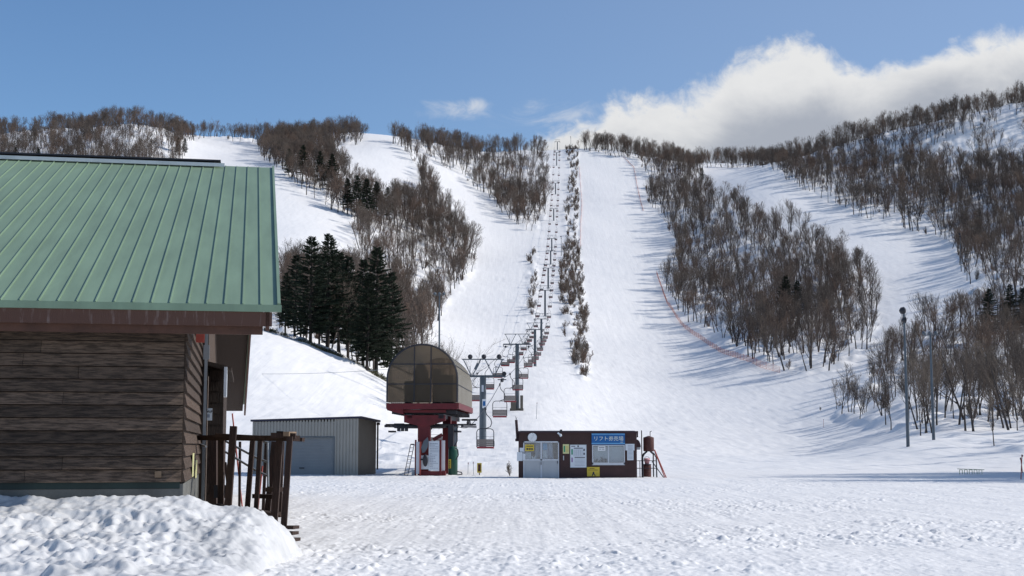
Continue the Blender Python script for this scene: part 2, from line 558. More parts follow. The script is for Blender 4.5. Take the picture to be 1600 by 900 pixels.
# ------------------------------------------------------------------ terrain
OLD = [10, 42, 60, 123, 190, 234, 274, 319, 365, 400, 470, 530, 620, 680, 760, 900]
NEW = [18, 77, 110, 225, 342, 420, 486, 560, 638, 680, 772, 883, 978, 1062, 1200, 1500]
dm = lambda d: float(np.interp(d, OLD, NEW))
LIFT = [(77, None), (110, 722), (136, 700), (175, 668), (225, 636), (342, 572), (420, 543), (486, 490), (560, 448), (638, 413), (680, 394),
        (772, 343), (883, 305), (978, 258), (1062, 238)]
COLS = {
    -400: [(60, 738), (80, 700), (110, 640), (180, 560), (300, 430), (420, 330), (520, 270), (640, 300)],
    0: [(60, 716), (80, 650), (112, 540), (180, 450), (250, 370), (330, 300), (420, 245), (480, 220), (530, 216)],
    120: [(60, 714), (80, 645), (112, 525), (180, 450), (250, 370), (330, 300), (420, 240), (480, 214), (530, 208)],
    220: [(60, 710), (80, 630), (112, 512), (180, 440), (250, 370), (330, 300), (410, 235), (460, 196), (500, 188)],
    300: [(60, 708), (80, 622), (112, 508), (130, 506), (180, 470), (250, 400), (330, 330), (420, 265), (500, 226), (560, 216)],
    400: [(60, 712), (80, 632), (112, 513), (130, 512), (180, 478), (250, 400), (300, 350), (400, 275), (500, 238), (560, 226)],
    500: [(60, 715), (80, 655), (112, 552), (126, 548), (180, 500), (250, 412), (300, 365), (350, 330), (450, 262), (550, 222), (620, 213)],
    600: [(60, 718), (80, 676), (112, 588), (126, 584), (180, 540), (250, 470), (320, 395), (400, 320), (500, 252), (560, 222), (620, 211)],
    700: [(60, 721), (80, 695), (112, 662), (123, 650), (150, 610), (190, 560), (234, 520), (274, 480), (319, 435), (365, 400), (420, 350), (500, 290), (580, 244), (640, 227)],
    780: LIFT,
    870: LIFT,
    940: [(60, 728), (80, 712), (123, 668), (190, 594), (234, 550), (274, 507), (319, 460), (365, 420), (400, 395), (470, 345), (530, 305), (620, 258), (680, 235)],
    1050: [(60, 730), (80, 716), (120, 680), (190, 605), (234, 558), (274, 518), (319, 472), (400, 402), (470, 352), (530, 312), (600, 280), (680, 258)],
    1200: [(60, 730), (80, 720), (120, 688), (150, 640), (180, 590), (234, 522), (274, 480), (319, 440), (400, 362), (450, 312), (520, 270), (560, 262), (640, 262), (700, 257)],
    1300: [(60, 730), (80, 716), (110, 686), (150, 618), (180, 575), (234, 507), (274, 455), (319, 410), (400, 340), (450, 310), (520, 268), (600, 236)],
    1400: [(60, 728), (72, 700), (100, 664), (150, 592), (200, 525), (250, 465), (300, 415), (350, 370), (420, 318), (500, 260), (580, 208)],
    1500: [(55, 730), (70, 698), (100, 650), (150, 570), (200, 508), (260, 435), (320, 385), (400, 320), (480, 250), (560, 188)],
    1600: [(50, 734), (60, 712), (80, 690), (100, 650), (150, 560), (200, 480), (260, 400), (330, 340), (400, 290), (480, 225), (560, 165)],
    1720: [(50, 732), (60, 708), (80, 680), (100, 640), (150, 545), (200, 465), (260, 390), (330, 330), (400, 270), (480, 205), (560, 150)],
    2100: [(50, 725), (60, 700), (80, 660), (110, 610), (180, 500), (300, 360), (400, 280), (520, 210), (600, 240)],
}


def pchip_slopes(x, y):
    h = np.diff(x); d = np.diff(y) / h
    m = np.zeros_like(y)
    for i in range(1, len(x) - 1):
        if d[i - 1] * d[i] > 0:
            w1 = 2 * h[i] + h[i - 1]; w2 = h[i] + 2 * h[i - 1]
            m[i] = (w1 + w2) / (w1 / d[i - 1] + w2 / d[i])
    m[0], m[-1] = d[0], d[-1]
    return m


def pchip(x, y, q):
    x = np.asarray(x, float); y = np.asarray(y, float)
    m = pchip_slopes(x, y)
    q = np.clip(q, x[0], x[-1])
    i = np.clip(np.searchsorted(x, q) - 1, 0, len(x) - 2)
    h = x[i + 1] - x[i]; t = (q - x[i]) / h
    return ((1 + 2 * t) * (1 - t) ** 2 * y[i] + t * (1 - t) ** 2 * h * m[i] + t * t * (3 - 2 * t) * y[i + 1] + t * t * (t - 1) * h * m[i + 1])


NR = 500
LR = np.linspace(0, math.log(4000), NR)
RG = np.exp(LR)
col_phi, col_z = [], []


def addcol(phi, rs, zs):
    col_phi.append(phi)
    col_z.append(pchip(rs, zs, RG))


for px, lst in sorted(COLS.items()):
    lift = lst is LIFT
    phi = math.atan((px - 800) / (FP * 0.992))
    rs, zs = [0.5, 76 if px < 1350 else 70], [0.0, 0.0]
    for d, y in lst:
        if y is None:
            continue
        Yd = float(d) if lift else dm(d)
        rs.append(Yd / math.cos(phi))
        zs.append(CZ + Yd * vt(y))
    last, zl = rs[-1], zs[-1]
    rs += [last * 1.05, last * 1.3, last * 1.8, 4000]
    zs += [zl * 0.995, zl * .85, zl * .6, 90]
    addcol(phi, rs, zs)
for a, hgt in ((-60, 45), (-100, 10), (-180, 0), (60, 60), (100, 12), (180, 0)):
    addcol(R(a), [0.5, 90, 200, 500, 900, 4000], [0, 0, hgt * .12, hgt * .8, hgt, hgt + 12])
o_ = np.argsort(col_phi)
CP = np.array(col_phi)[o_]
CZs = np.array(col_z)[o_]
NPH = 1440
PH = np.linspace(-math.pi, math.pi, NPH)
ZT = np.zeros((NPH, NR))
for j in range(NR):
    ZT[:, j] = pchip(CP, CZs[:, j], PH)
ksz = 5                                      # soften along the azimuth
for _ in range(2):
    Zp = np.pad(ZT, ((ksz, ksz), (0, 0)), mode='edge')
    ZT = sum(Zp[k:k + NPH] for k in range(2 * ksz + 1)) / (2 * ksz + 1)


def base_h(X, Y):
    X = np.asarray(X, float); Y = np.asarray(Y, float)
    r = np.maximum(np.hypot(X, Y), 1.0)
    ph = np.arctan2(X, Y)
    a = (ph + math.pi) / (2 * math.pi) * (NPH - 1)
    b = np.clip(np.log(r) / LR[-1] * (NR - 1), 0, NR - 1.001)
    i = np.clip(a.astype(int), 0, NPH - 2); j = b.astype(int)
    fa, fb = a - i, b - j
    return (ZT[i, j] * (1 - fa) * (1 - fb) + ZT[i + 1, j] * fa * (1 - fb) + ZT[i, j + 1] * (1 - fa) * fb + ZT[i + 1, j + 1] * fa * fb)


def hash2(i, j, s=0):
    with np.errstate(over='ignore'):
        n = (i.astype(np.int64) * 374761393 + j.astype(np.int64) * 668265263 + s * 974711) & 0x7fffffff
        n = ((n ^ (n >> 13)) * 1274126177) & 0x7fffffff
        n = n ^ (n >> 16)
    return (n & 0xffff) / 65535.0


def vnoise(x, y, s=0):
    i, j = np.floor(x), np.floor(y)
    fx, fy = x - i, y - j
    fx = fx * fx * fx * (fx * (fx * 6 - 15) + 10); fy = fy * fy * fy * (fy * (fy * 6 - 15) + 10)
    i = i.astype(np.int64); j = j.astype(np.int64)
    return (hash2(i, j, s) * (1 - fx) * (1 - fy) + hash2(i + 1, j, s) * fx * (1 - fy) + hash2(i, j + 1, s) * (1 - fx) * fy + hash2(i + 1, j + 1, s) * fx * fy) - 0.5


def fbm(x, y, sc, octs=4, s=0, g=0.5):
    o = np.zeros_like(x); a = 1.0
    c_, s_ = math.cos(.6), math.sin(.6)
    x, y = x / sc, y / sc
    for k in range(octs):
        o += a * vnoise(x, y, s + k * 17)
        x, y = (x * c_ - y * s_) * 2.03 + 5.2, (x * s_ + y * c_) * 2.03 + 1.3
        a *= g
    return o


def dents(x, y, cell, rad, s=0, keep=0.7, stretch=1.0):
    """scattered pits with a raised rim (footprints, clods)"""
    xi, yi = np.floor(x / cell), np.floor(y / cell)
    o = np.zeros_like(x)
    for di in (-1, 0, 1):
        for dj in (-1, 0, 1):
            i, j = (xi + di).astype(np.int64), (yi + dj).astype(np.int64)
            cx = (i + 0.1 + 0.8 * hash2(i, j, s)) * cell
            cy = (j + 0.1 + 0.8 * hash2(i, j, s + 5)) * cell
            q = hash2(i, j, s + 9)
            rr = rad * (0.6 + 0.8 * hash2(i, j, s + 3))
            ang = hash2(i, j, s + 21) * 3.14
            dx, dy = x - cx, y - cy
            ex = dx * np.cos(ang) + dy * np.sin(ang); ey = (-dx * np.sin(ang) + dy * np.cos(ang)) * stretch
            d2 = (ex * ex + ey * ey) / (rr * rr)
            o += np.where(q < keep, (0.3 + q) * (-np.exp(-d2 * 1.6) + 0.45 * np.exp(-(np.sqrt(d2) - 1.25) ** 2 * 6)), 0)
    return o


def inpoly(px, py, poly):
    px = np.asarray(px, float); py = np.asarray(py, float)
    r = np.zeros(px.shape, bool)
    n = len(poly)
    for k in range(n):
        x1, y1 = poly[k]; x2, y2 = poly[(k + 1) % n]
        if y1 == y2:
            continue
        c = ((y1 > py) != (y2 > py)) & (px < (x2 - x1) * (py - y1) / (y2 - y1) + x1)
        r ^= c
    return r


WEDGE = [(1006, 295), (1050, 288), (1095, 296), (1120, 312), (1160, 325), (1205, 348), (1250, 365), (1290, 385), (1330, 415), (1358, 450), (1374, 500), (1366, 535),
         (1335, 565), (1300, 582), (1232, 583), (1170, 560), (1115, 532), (1078, 512), (1052, 472), (1033, 440), (1052, 410), (1058, 385), (1040, 350), (1010, 318)]
RHILL = [(1085, 262), (1200, 264), (1225, 280), (1262, 300), (1300, 318), (1345, 342), (1420, 360), (1470, 374), (1490, 392), (1500, 420), (1520, 462), (1600, 492), (2150, 520),
         (2150, 60), (1600, 130), (1500, 160), (1400, 190), (1300, 220), (1200, 244), (1100, 254)]
RNEAR = [(1300, 652), (1322, 622), (1352, 590), (1395, 560), (1450, 520), (1520, 495), (1600, 480), (2150, 470), (2150, 735), (1605, 712), (1560, 702), (1500, 688), (1440, 682), (1380, 672), (1330, 662)]
CENTER = [(645, 220), (700, 226), (780, 230), (850, 236), (856, 262), (858, 300), (852, 340), (842, 362), (818, 360), (788, 336), (750, 300), (705, 268), (668, 244)]
STRIP = [(884, 232), (904, 232), (902, 262), (904, 300), (902, 360), (908, 420), (914, 480), (920, 540), (918, 592), (905, 592), (890, 545), (876, 500), (874, 440), (884, 380), (882, 330), (888, 300), (890, 262)]
STRIP2 = [(826, 396), (842, 392), (840, 430), (836, 520), (820, 520), (824, 450)]
RTOP = [(890, 226), (1000, 232), (1070, 256), (1100, 262), (1090, 284), (1050, 285), (1012, 275), (990, 250), (905, 236)]
MIDL = [(398, 226), (470, 216), (560, 206), (566, 216), (560, 228), (520, 228), (525, 250), (560, 285), (600, 318), (660, 318), (652, 262), (628, 232), (600, 218), (640, 226), (664, 262), (684, 322),
        (712, 352), (738, 392), (745, 418), (728, 442), (700, 470), (690, 500), (668, 540), (640, 575), (600, 588), (555, 572), (500, 550), (436, 520), (436, 440), (500, 425), (552, 420), (560, 385), (552, 352),
        (520, 330), (470, 300), (432, 262), (412, 250)]
LHILL = [(-420, 330), (0, 292), (270, 292), (285, 250), (282, 224), (330, 216), (400, 226), (400, 214), (300, 200), (240, 176), (180, 182), (120, 196), (0, 204), (-420, 250)]
WOODS = [WEDGE, RHILL, RNEAR, CENTER, STRIP, STRIP2, RTOP, MIDL, LHILL]
# open, nearly treeless snow inside the woods: (polygon, how many trees remain)
OPEN = [([(1440, 232), (1520, 205), (1600, 190), (1600, 250), (1520, 262), (1440, 262)], .18), ([(1290, 232), (1420, 205), (1420, 262), (1320, 268)], .7),
        ([(530, 226), (620, 236), (650, 290), (610, 312), (560, 280), (525, 245)], .25), ([(140, 205), (260, 190), (285, 240), (270, 260), (180, 250)], .55),
        ([(1120, 440), (1180, 470), (1190, 520), (1130, 520)], .3), ([(760, 244), (850, 250), (845, 290), (770, 280)], .6), ([(690, 236), (850, 236), (850, 300), (780, 310)], .95), ([(1300, 590), (1420, 600), (1440, 680), (1320, 660)], .45)]


def wood_mask(X, Y, Z):
    px, py = proj(X, Y, Z)
    w = np.zeros(np.shape(X), bool)
    for p in WOODS:
        w |= inpoly(px, py, p)
    return w & (Y > 60)


def ground(X, Y, fine=True):
    X = np.asarray(X, float); Y = np.asarray(Y, float)
    z = base_h(X, Y)
    r = np.hypot(X, Y)
    far = np.clip((r - 75) / 80, 0, 1)
    z = z + far * (fbm(X, Y, 60, 2, 3) * 1.6 + fbm(X, Y, 14, 3, 8) * 0.28)
    return z


def ground1(x, y):
    return float(ground(np.array([x]), np.array([y]))[0])


def make_terrain():
    inner = np.radians(np.linspace(-21.6, 21.6, 1060))
    lo = np.radians(np.concatenate([np.linspace(-180, -60, 21)[:-1], np.linspace(-60, -21.6, 60)[:-1]]))
    ph = np.concatenate([lo, inner, -lo[::-1]])
    rr = np.concatenate([np.linspace(1, 15, 16)[:-1], np.exp(np.linspace(math.log(15), math.log(82), 600))[:-1],
                         np.exp(np.linspace(math.log(82), math.log(1300), 480))[:-1], np.exp(np.linspace(math.log(1300), math.log(4000), 14))])
    A, B = np.meshgrid(ph, rr, indexing='ij')
    X, Y = np.sin(A) * B, np.cos(A) * B
    Z = ground(X, Y)
    wm = wood_mask(X, Y, Z).astype(float)
    for _ in range(3):                        # soft edge to the woods
        wp = np.pad(wm, 2, mode='edge')
        wm = sum(wp[a:a + wm.shape[0], 2:-2] for a in range(5)) / 5
        wp = np.pad(wm, 2, mode='edge')
        wm = sum(wp[2:-2, a:a + wm.shape[1]] for a in range(5)) / 5
    Z += wm * (np.abs(fbm(X, Y, 9, 3, 31)) * np.where(Y > 180, 2.2, 1.2) - 0.15 + fbm(X, Y, 3.5, 2, 77) * np.where(Y > 180, .8, .35))
    # trodden snow in the yard
    near = np.clip((B - 9) / 6, 0, 1) * np.clip((118 - B) / 50, 0, 1)
    m = near > 0
    x, y, n_ = X[m], Y[m], near[m]
    patch = np.clip(fbm(x, y, 7, 3, 4) * 2.0 + 0.72, 0.42, 1.0)
    # fewer marks on the smooth snow to the right and in the far yard
    calm = np.clip(1.15 - np.clip((x - 1.5) / 16, 0, 1) * 0.30 - np.clip((y - 34) / 60, 0, 1) * 0.55, 0.12, 1)
    d = dents(x, y, 0.34, 0.10, 1, 0.8, 1.6) * 0.029 + dents(x, y, 0.9, 0.22, 50, 0.45, 1.7) * 0.022 + fbm(x, y, 0.30, 4, 6, .6) * 0.034
    clods = np.maximum(fbm(x, y, 0.22, 2, 61) - 0.31, 0) * 0.16
    Z[m] += n_ * ((d + clods) * patch * calm + fbm(x, y, 2.4, 3, 12) * 0.045)
    # rough tracks and pushed-up snow behind the lift hut and round the lift station
    m2 = (np.abs(Y - 125) < 45) & (X < 6) & (X > -22)
    w2 = np.clip(1 - np.abs(Y[m2] - 118) / 34, 0, 1) * np.clip(1 - np.abs(X[m2] + 9) / 13, 0, 1)
    Z[m2] += w2 * (fbm(X[m2], Y[m2], 3.0, 4, 91) * 0.75)
    # moguls and old tracks on the slopes
    m3 = (B > 100) & (wm < .4)
    Z[m3] += (1 - wm[m3]) * fbm(X[m3] * 2.2, Y[m3] * .8, 3.2, 2, 44) * 0.10
    nP, nR = Z.shape
    V = np.stack([X, Y, Z], -1).reshape(-1, 3)
    i = np.arange(nP - 1)[:, None]; j = np.arange(nR - 1)[None, :]
    a = i * nR + j
    F = np.stack([a, a + 1, a + nR + 1, a + nR], -1).reshape(-1, 4)
    cidx = len(V)
    V = np.vstack([V, [[0, 0, 0]]])
    tri = np.stack([np.full(nP - 1, cidx), np.arange(nP - 1) * nR, np.arange(1, nP) * nR], -1)
    me = bpy.data.meshes.new('snow_ground')
    nv, nq, ntq = len(V), len(F), len(tri)
    me.vertices.add(nv); me.vertices.foreach_set('co', V.astype(np.float32).ravel())
    me.loops.add(nq * 4 + ntq * 3)
    me.loops.foreach_set('vertex_index', np.concatenate([F[:, ::-1].ravel(), tri[:, ::-1].ravel()]).astype(np.int32))
    me.polygons.add(nq + ntq)
    st = np.concatenate([np.arange(nq) * 4, nq * 4 + np.arange(ntq) * 3]).astype(np.int32)
    me.polygons.foreach_set('loop_start', st)
    me.update(calc_edges=True)
    # orient upward
    me.polygons.foreach_set('use_smooth', np.ones(nq + ntq, bool))
    n = me.polygons[nq // 2].normal
    if n.z < 0:
        me.flip_normals()
    me.materials.append(M['snow'])
    o = bpy.data.objects.new('snow_ground', me)
    COL.objects.link(o)
    tag(o, 'white snow ground rising from the trodden yard into groomed ski slopes', 'snow', kind='structure')
    return o


make_terrain()


def make_bank():
    """ploughed bank of lumpy snow against the lodge"""
    xs = np.arange(-13.0, -2.2, 0.026); ys = np.arange(14.6, 23.3, 0.030)
    X, Y = np.meshgrid(xs, ys, indexing='ij')
    u = X / Y
    pxs = [-400, 0, 55, 90, 150, 250, 310, 335, 380, 402, 430, 447, 456, 470]
    pys = [780, 777, 773, 779, 775, 774, 776, 786, 794, 794, 815, 842, 866, 880]
    # the crest follows one curve in plan, its height read along the crest
    Yc = 21.6 + 0.17 * (X + 9) * .4
    pxc = 800 + u * FP * 0.993
    xc = np.interp(800 + X / Yc * FP * .993, pxs, pys)
    hc = CZ + Yc * np.array([vt(float(v)) for v in np.interp(np.arange(-400, 480), pxs, pys)])[np.clip((800 + X / Yc * FP * .993 + 400).astype(int), 0, 879)]
    hc = np.maximum(hc, 0)
    t = (Yc - Y)
    front = np.where(t > 0, np.clip(1 - t / 5.6, 0, 1), 1)
    prof = np.where(t > 0, front ** 1.25 * (1 - 0.25 * np.sin(np.clip(t / 5.6, 0, 1) * math.pi)), np.clip(1 + t * .22, 0, 1))
    Z = hc * prof
    amp = .60 * np.clip(hc / .6, 0, 1) * np.clip(Z * 3.5, 0.0, 1) 
    crest = np.clip(np.abs(t) / .7, 0.35, 1)
    L1 = fbm(X, Y, 1.2, 5, 11, .58) * 0.20
    rid = (0.20 - np.abs(fbm(X, Y, 0.5, 4, 23, .6))) * 0.26 + (0.2 - np.abs(fbm(X, Y, .22, 3, 29))) * .10
    ch = -dents(X, Y, 0.6, 0.2, 31, 0.55, 1.3) * 0.07 - dents(X, Y, 0.26, 0.10, 37, 0.6, 1.2) * 0.030 + dents(X, Y, .9, .3, 43, .4, 1.4) * .06
    Z = Z + amp * crest * (L1 + rid + ch) + np.clip(Z * 6, 0, 1) * fbm(X, Y, .10, 3, 2) * 0.03
    # spread lumps on the toe
    toe = np.exp(-((t - 4.6) / 1.3) ** 2) * np.clip((-3.4 - X) / 1.2, 0, 1)
    Z += toe * (np.maximum(fbm(X, Y, .55, 3, 71), 0) * 0.30)
    edge = np.clip((Y - 14.6) / 1.2, 0, 1) * np.clip((-2.2 - X) / .7, 0, 1)
    Z = Z * edge - 0.07 * (1 - edge) - np.where(Z < .03, .05, 0)
    nx, ny = X.shape
    V = np.stack([X, Y, Z], -1).reshape(-1, 3)
    a = (np.arange(nx - 1)[:, None] * ny + np.arange(ny - 1)[None, :])
    F = np.stack([a, a + ny, a + ny + 1, a + 1], -1).reshape(-1, 4)
    me = bpy.data.meshes.new('snow_bank')
    me.vertices.add(len(V)); me.vertices.foreach_set('co', V.astype(np.float32).ravel())
    me.loops.add(F.size); me.loops.foreach_set('vertex_index', F.astype(np.int32).ravel())
    me.polygons.add(len(F)); me.polygons.foreach_set('loop_start', (np.arange(len(F)) * 4).astype(np.int32))
    me.update(calc_edges=True)
    me.polygons.foreach_set('use_smooth', np.ones(len(F), bool))
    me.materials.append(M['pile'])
    o = bpy.data.objects.new('snow_bank', me)
    COL.objects.link(o)
    tag(o, 'lumpy bank of ploughed snow heaped along the lodge wall', 'snow bank', kind='structure')


make_bank()
# ------------------------------------------------------------------ lodge
def make_lodge():
    E = P(438, 478, 22.0)
    hd = 0.188
    b = Vector((-hd, 1, 0)).normalized(); a = Vector((b.y, -b.x, 0))
    rz = math.atan2(a.y, a.x)
    zE = E.z
    root = empty('lodge', (E.x, E.y, 0), rz)
    tag(root, 'big dark wooden lodge with a green standing seam metal roof beside the snow bank', 'lodge')

    def solve(px, ly, py):                      # local x at which pixel column px is met on the plane ly
        q = P(px, py, 1.0); rt = q.x
        bx, by = E.x + ly * b.x, E.y + ly * b.y
        return (rt * by - bx) / (a.x - rt * a.y)

    def solve_z(lx, ly, py):
        Yw = E.y + lx * a.y + ly * b.y
        return CZ + Yw * vt(py)
    RUN = 14.0
    xr = solve(428, RUN, 262)
    zr = solve_z(xr, RUN, 262)
    sl_ = (zr - zE) / RUN
    RUN2 = 16.0
    zf = zr - sl_ * RUN2 + 0.1
    XL = -24.0
    th = 0.10
    # roof: two sheets with a real thickness
    rf = MB()
    rf.add([(XL, 0, zE), (0, 0, zE), (xr, RUN, zr), (XL, RUN, zr), (XL, 0, zE - th), (0, 0, zE - th), (xr, RUN, zr - th), (XL, RUN, zr - th)],
           [(0, 1, 2, 3), (4, 7, 6, 5), (0, 4, 5, 1), (1, 5, 6, 2), (3, 2, 6, 7), (0, 3, 7, 4)])
    y2, xe2 = RUN + RUN2, xr - .62
    rf.add([(XL, RUN, zr), (xr - .3, RUN, zr), (xe2, y2, zf), (XL, y2, zf), (XL, RUN, zr - th), (xr - .3, RUN, zr - th), (xe2, y2, zf - th), (XL, y2, zf - th)],
           [(0, 1, 2, 3), (4, 7, 6, 5), (0, 4, 5, 1), (1, 5, 6, 2), (3, 2, 6, 7), (0, 3, 7, 4)])
    roof = rf.build('roof', M['green_roof'], root)
    sm = MB()
    k = 0
    n = Vector((0, -sl_, 1)).normalized()
    x = -0.30
    while x > XL:
        pa = Vector((x, 0.02, zE + sl_ * .02)) + n * .012
        pb = Vector((x - 0.35 * 0.0, RUN - .05, zr - sl_ * .05)) + n * .012
        sm.bar(pa, pb, 0.018, 0.024, up=n)
        x -= 0.278
    sm.bar(Vector((-.02, 0.0, zE)) + n * .02, Vector((xr - .02, RUN, zr)) + n * .02, 0.05, 0.05, up=n)
    sm.build('standing_seam', M['green_roof'], roof)
    MB().box(XL, 0.02, -0.03, -0.003, zE - 0.10, zE + 0.012).build('eave_flashing', M['green_roof'], roof)
    rc = MB()
    xrc = solve(345, RUN - .15, 258)
    rc.box(XL, xrc, RUN - .35, RUN + .35, zr + .045, zr + .085)
    rc.box(XL, xrc, RUN - .22, RUN + .22, zr - .02, zr + .043)
    rc.build('ridge_cap', M['dark_metal'], roof)
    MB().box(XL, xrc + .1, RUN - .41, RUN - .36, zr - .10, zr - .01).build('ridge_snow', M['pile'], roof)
    # fascia boards under the eave
    z1 = zE - .102
    fx = solve(425, .10, 500)
    f1 = MB(); f1.box(XL, fx, 0.0, 0.07, z1 - .22, z1); f1.build('fascia', M['fascia'], root)
    f2 = MB(); f2.box(XL, fx - .14, 0.10, 0.17, z1 - .345, z1 - .19); f2.build('fascia', M['fascia2'], root)
    # soffit (boards under the overhang) and the verge board that follows the gable
    so_ = MB()
    zs = lambda y: (zE + sl_ * y if y <= RUN else zr - sl_ * (y - RUN)) - th
    for (ya, yb) in ((.18, RUN), (RUN, y2 - .05)):
        so_.add([(-2.6, ya, zs(ya) - .02), (fx - .14, ya, zs(ya) - .02), (fx - (.2 if ya < 1 else .5), yb, zs(yb) - .02), (-2.6, yb, zs(yb) - .02),
                 (-2.6, ya, zs(ya) - .16), (fx - .14, ya, zs(ya) - .16), (fx - (.2 if ya < 1 else .5), yb, zs(yb) - .16), (-2.6, yb, zs(yb) - .16)],
                [(0, 1, 2, 3), (4, 7, 6, 5), (0, 4, 5, 1), (1, 5, 6, 2), (2, 6, 7, 3), (3, 7, 4, 0)])
    so_.build('soffit', M['dark_wood'], root)
    vb = MB()
    for (ya, yb) in ((.0, RUN), (RUN, y2)):
        xa, xb = (fx - .1, fx - .16) if ya < 1 else (fx - .16, fx - .45)
        vb.add([(xa, ya, zs(ya)), (xa + .06, ya, zs(ya)), (xb + .06, yb, zs(yb)), (xb, yb, zs(yb)),
                (xa, ya, zs(ya) - .3), (xa + .06, ya, zs(ya) - .3), (xb + .06, yb, zs(yb) - .3), (xb, yb, zs(yb) - .3)],
               [(0, 1, 2, 3), (4, 7, 6, 5), (0, 4, 5, 1), (1, 5, 6, 2), (2, 6, 7, 3), (3, 7, 4, 0)])
    vb.build('verge_board', M['fascia2'], root)
    # far overhang: hanging boarded skirt seen under the gable
    xk0, xk1 = solve(345, y2 - 1, 600), fx - .2
    # walls
    WY = 0.62
    xc = solve(286, WY, 640)
    zb = solve_z(xc, WY, 753)
    ztop = z1 - .15
    w = MB()
    rnd = random.Random(4)
    nb = 13
    h = (ztop + .12 - zb) / nb
    for i in range(nb):
        z0 = zb + i * h
        xs = [XL]
        while xs[-1] < xc:
            xs.append(min(xc, xs[-1] + rnd.uniform(3.0, 4.6)))
        if xc - xs[-2] < .8: xs.pop(-2)
        for xa, xb in zip(xs[:-1], xs[1:]):
            j = rnd.uniform(-.004, .004)
            vs = [(xa + .003, WY - .062 + j, z0), (xb - .003, WY - .062 + j, z0), (xb - .003, WY - .020 + j, z0 + h - .014), (xa + .003, WY - .020 + j, z0 + h - .014),
                  (xa + .003, WY, z0), (xb - .003, WY, z0), (xb - .003, WY, z0 + h - .014), (xa + .003, WY, z0 + h - .014)]
            w.add(vs, [(0, 1, 2, 3), (4, 7, 6, 5), (0, 4, 5, 1), (1, 5, 6, 2), (2, 6, 7, 3), (3, 7, 4, 0)])
    wall = w.build('front_wall', M['siding'], root)
    MB().box(XL, xc - .03, WY + .002, WY + .2, 0.0, ztop + .2).build('wall_core', M['dark_wood'], wall)
    MB().box(XL, xc - .02, WY - .02, WY + .0, zb - .10, zb - .003).build('sill_flashing', M['green_trim'], wall)
    # side wall (gable side) of lapped boards
    ws = MB()
    L = 7.6
    for i in range(40):
        z0 = zb + i * h
        y0 = WY
        top = z0 + h
        if top > zs(WY + 6) + .4:
            break
        # start where the board clears the roof underside
        ys = WY if zs(WY) - .16 > top else (top - (zE - th - .16)) / sl_
        vs = [(xc + .062, ys, z0), (xc + .062, WY + L, z0), (xc + .012, WY + L, z0 + h + .012), (xc + .012, ys, z0 + h + .012),
              (xc, ys, z0), (xc, WY + L, z0), (xc, WY + L, z0 + h + .012), (xc, ys, z0 + h + .012)]
        ws.add(vs, [(0, 1, 2, 3), (4, 7, 6, 5), (0, 4, 5, 1), (1, 5, 6, 2), (2, 6, 7, 3), (3, 7, 4, 0)])
    sw = ws.build('side_wall', M['siding_side'], root)
    cor = MB()
    cor.add([(xc - .15, WY + .2, 0), (xc - .003, WY + .2, 0), (xc - .003, y2 - 2, 0), (xc - .15, y2 - 2, 0),
             (xc - .15, WY + .2, zs(WY) - .17), (xc - .003, WY + .2, zs(WY) - .17), (xc - .003, y2 - 2, zs(y2 - 2) - .17), (xc - .15, y2 - 2, zs(y2 - 2) - .17),
             (xc - .15, RUN, zr - .35), (xc - .003, RUN, zr - .35), (xc - .003, RUN, 0), (xc - .15, RUN, 0)],
            [(1, 10, 9, 5), (10, 2, 6, 9), (0, 4, 8, 11), (11, 8, 7, 3), (0, 1, 5, 4), (3, 7, 6, 2)])
    cor.build('wall_core', M['siding_side'], sw)
    MB().box(XL, xc - .03, WY - .012, WY + .001, 0, zb - .105).build('foundation', M['concrete'], root)
    MB().box(xc - .028, xc + .03, WY - .012, WY + L, 0, zb - .03).build('foundation', M['concrete'], root)
    # downpipe/batten where the side wall ends
    yp = WY + L
    pl = MB(); pl.box(xc + .0, xc + .17, yp + .01, yp + .15, 0.4, zs(yp) - .2)
    pl.build('corner_post', M['dark_wood'], root)
    # entrance box further along the side
    ye = yp + .4
    xe = solve(349, ye, 640)
    ze = solve_z(xe, ye, 574)
    en = MB(); en.box(xc + .18, xe, ye, ye + 5, 0.2, ze)
    for i in range(12):
        zz = .5 + i * .24
        if zz < ze - .1:
            en.box(xc + .19, xe - .01, ye - .03, ye - .002, zz, zz + .2)
    por = en.build('porch', M['dark_wood'], root)
    prf = MB()
    prf.add([(xc, ye - .5, ze + .14), (xe + .16, ye - .5, ze - .02), (xe + .16, ye + 5.3, ze - .02), (xc, ye + 5.3, ze + .14),
             (xc, ye - .5, ze + .06), (xe + .16, ye - .5, ze - .1), (xe + .16, ye + 5.3, ze - .1), (xc, ye + 5.3, ze + .06)],
            [(0, 1, 2, 3), (4, 7, 6, 5), (0, 4, 5, 1), (1, 5, 6, 2), (2, 6, 7, 3), (3, 7, 4, 0)])
    prf.build('porch_roof', M['dark_wood'], por)
    lp = MB(); zl = solve_z(xe, ye - .5, 598)
    lp.box(xe + .01, xe + .07, ye - .8, ye - .2, zl - .3, zl + .32)
    lp.build('hanging_sign', M['paper'], por)
    MB().box(xc + .10, xc + .22, yp - 1.2, yp - 1.12, solve_z(xc, yp - 1, 562), solve_z(xc, yp - 1, 540)).build('wall_lamp', M['galv'], sw)
    rb = MB(); zq = solve_z(xc, yp - 3.3, 530); rb.box(xc + .05, xc + .2, yp - 4.2, yp - 4.1, zq - .12, zq + .1); rb.build('red_bell', M['red_bright'], sw)
    # notices
    xs0, xs1 = solve(309.5, ye - .06, 646), solve(331.5, ye - .06, 646)
    za, zc_ = solve_z(xs0, ye, 657), solve_z(xs0, ye, 638)
    sg = MB(); sg.box(xs0, xs1, ye - .10, ye - .055, za, zc_)
    sn = sg.build('notice_board', M['paper'], por)
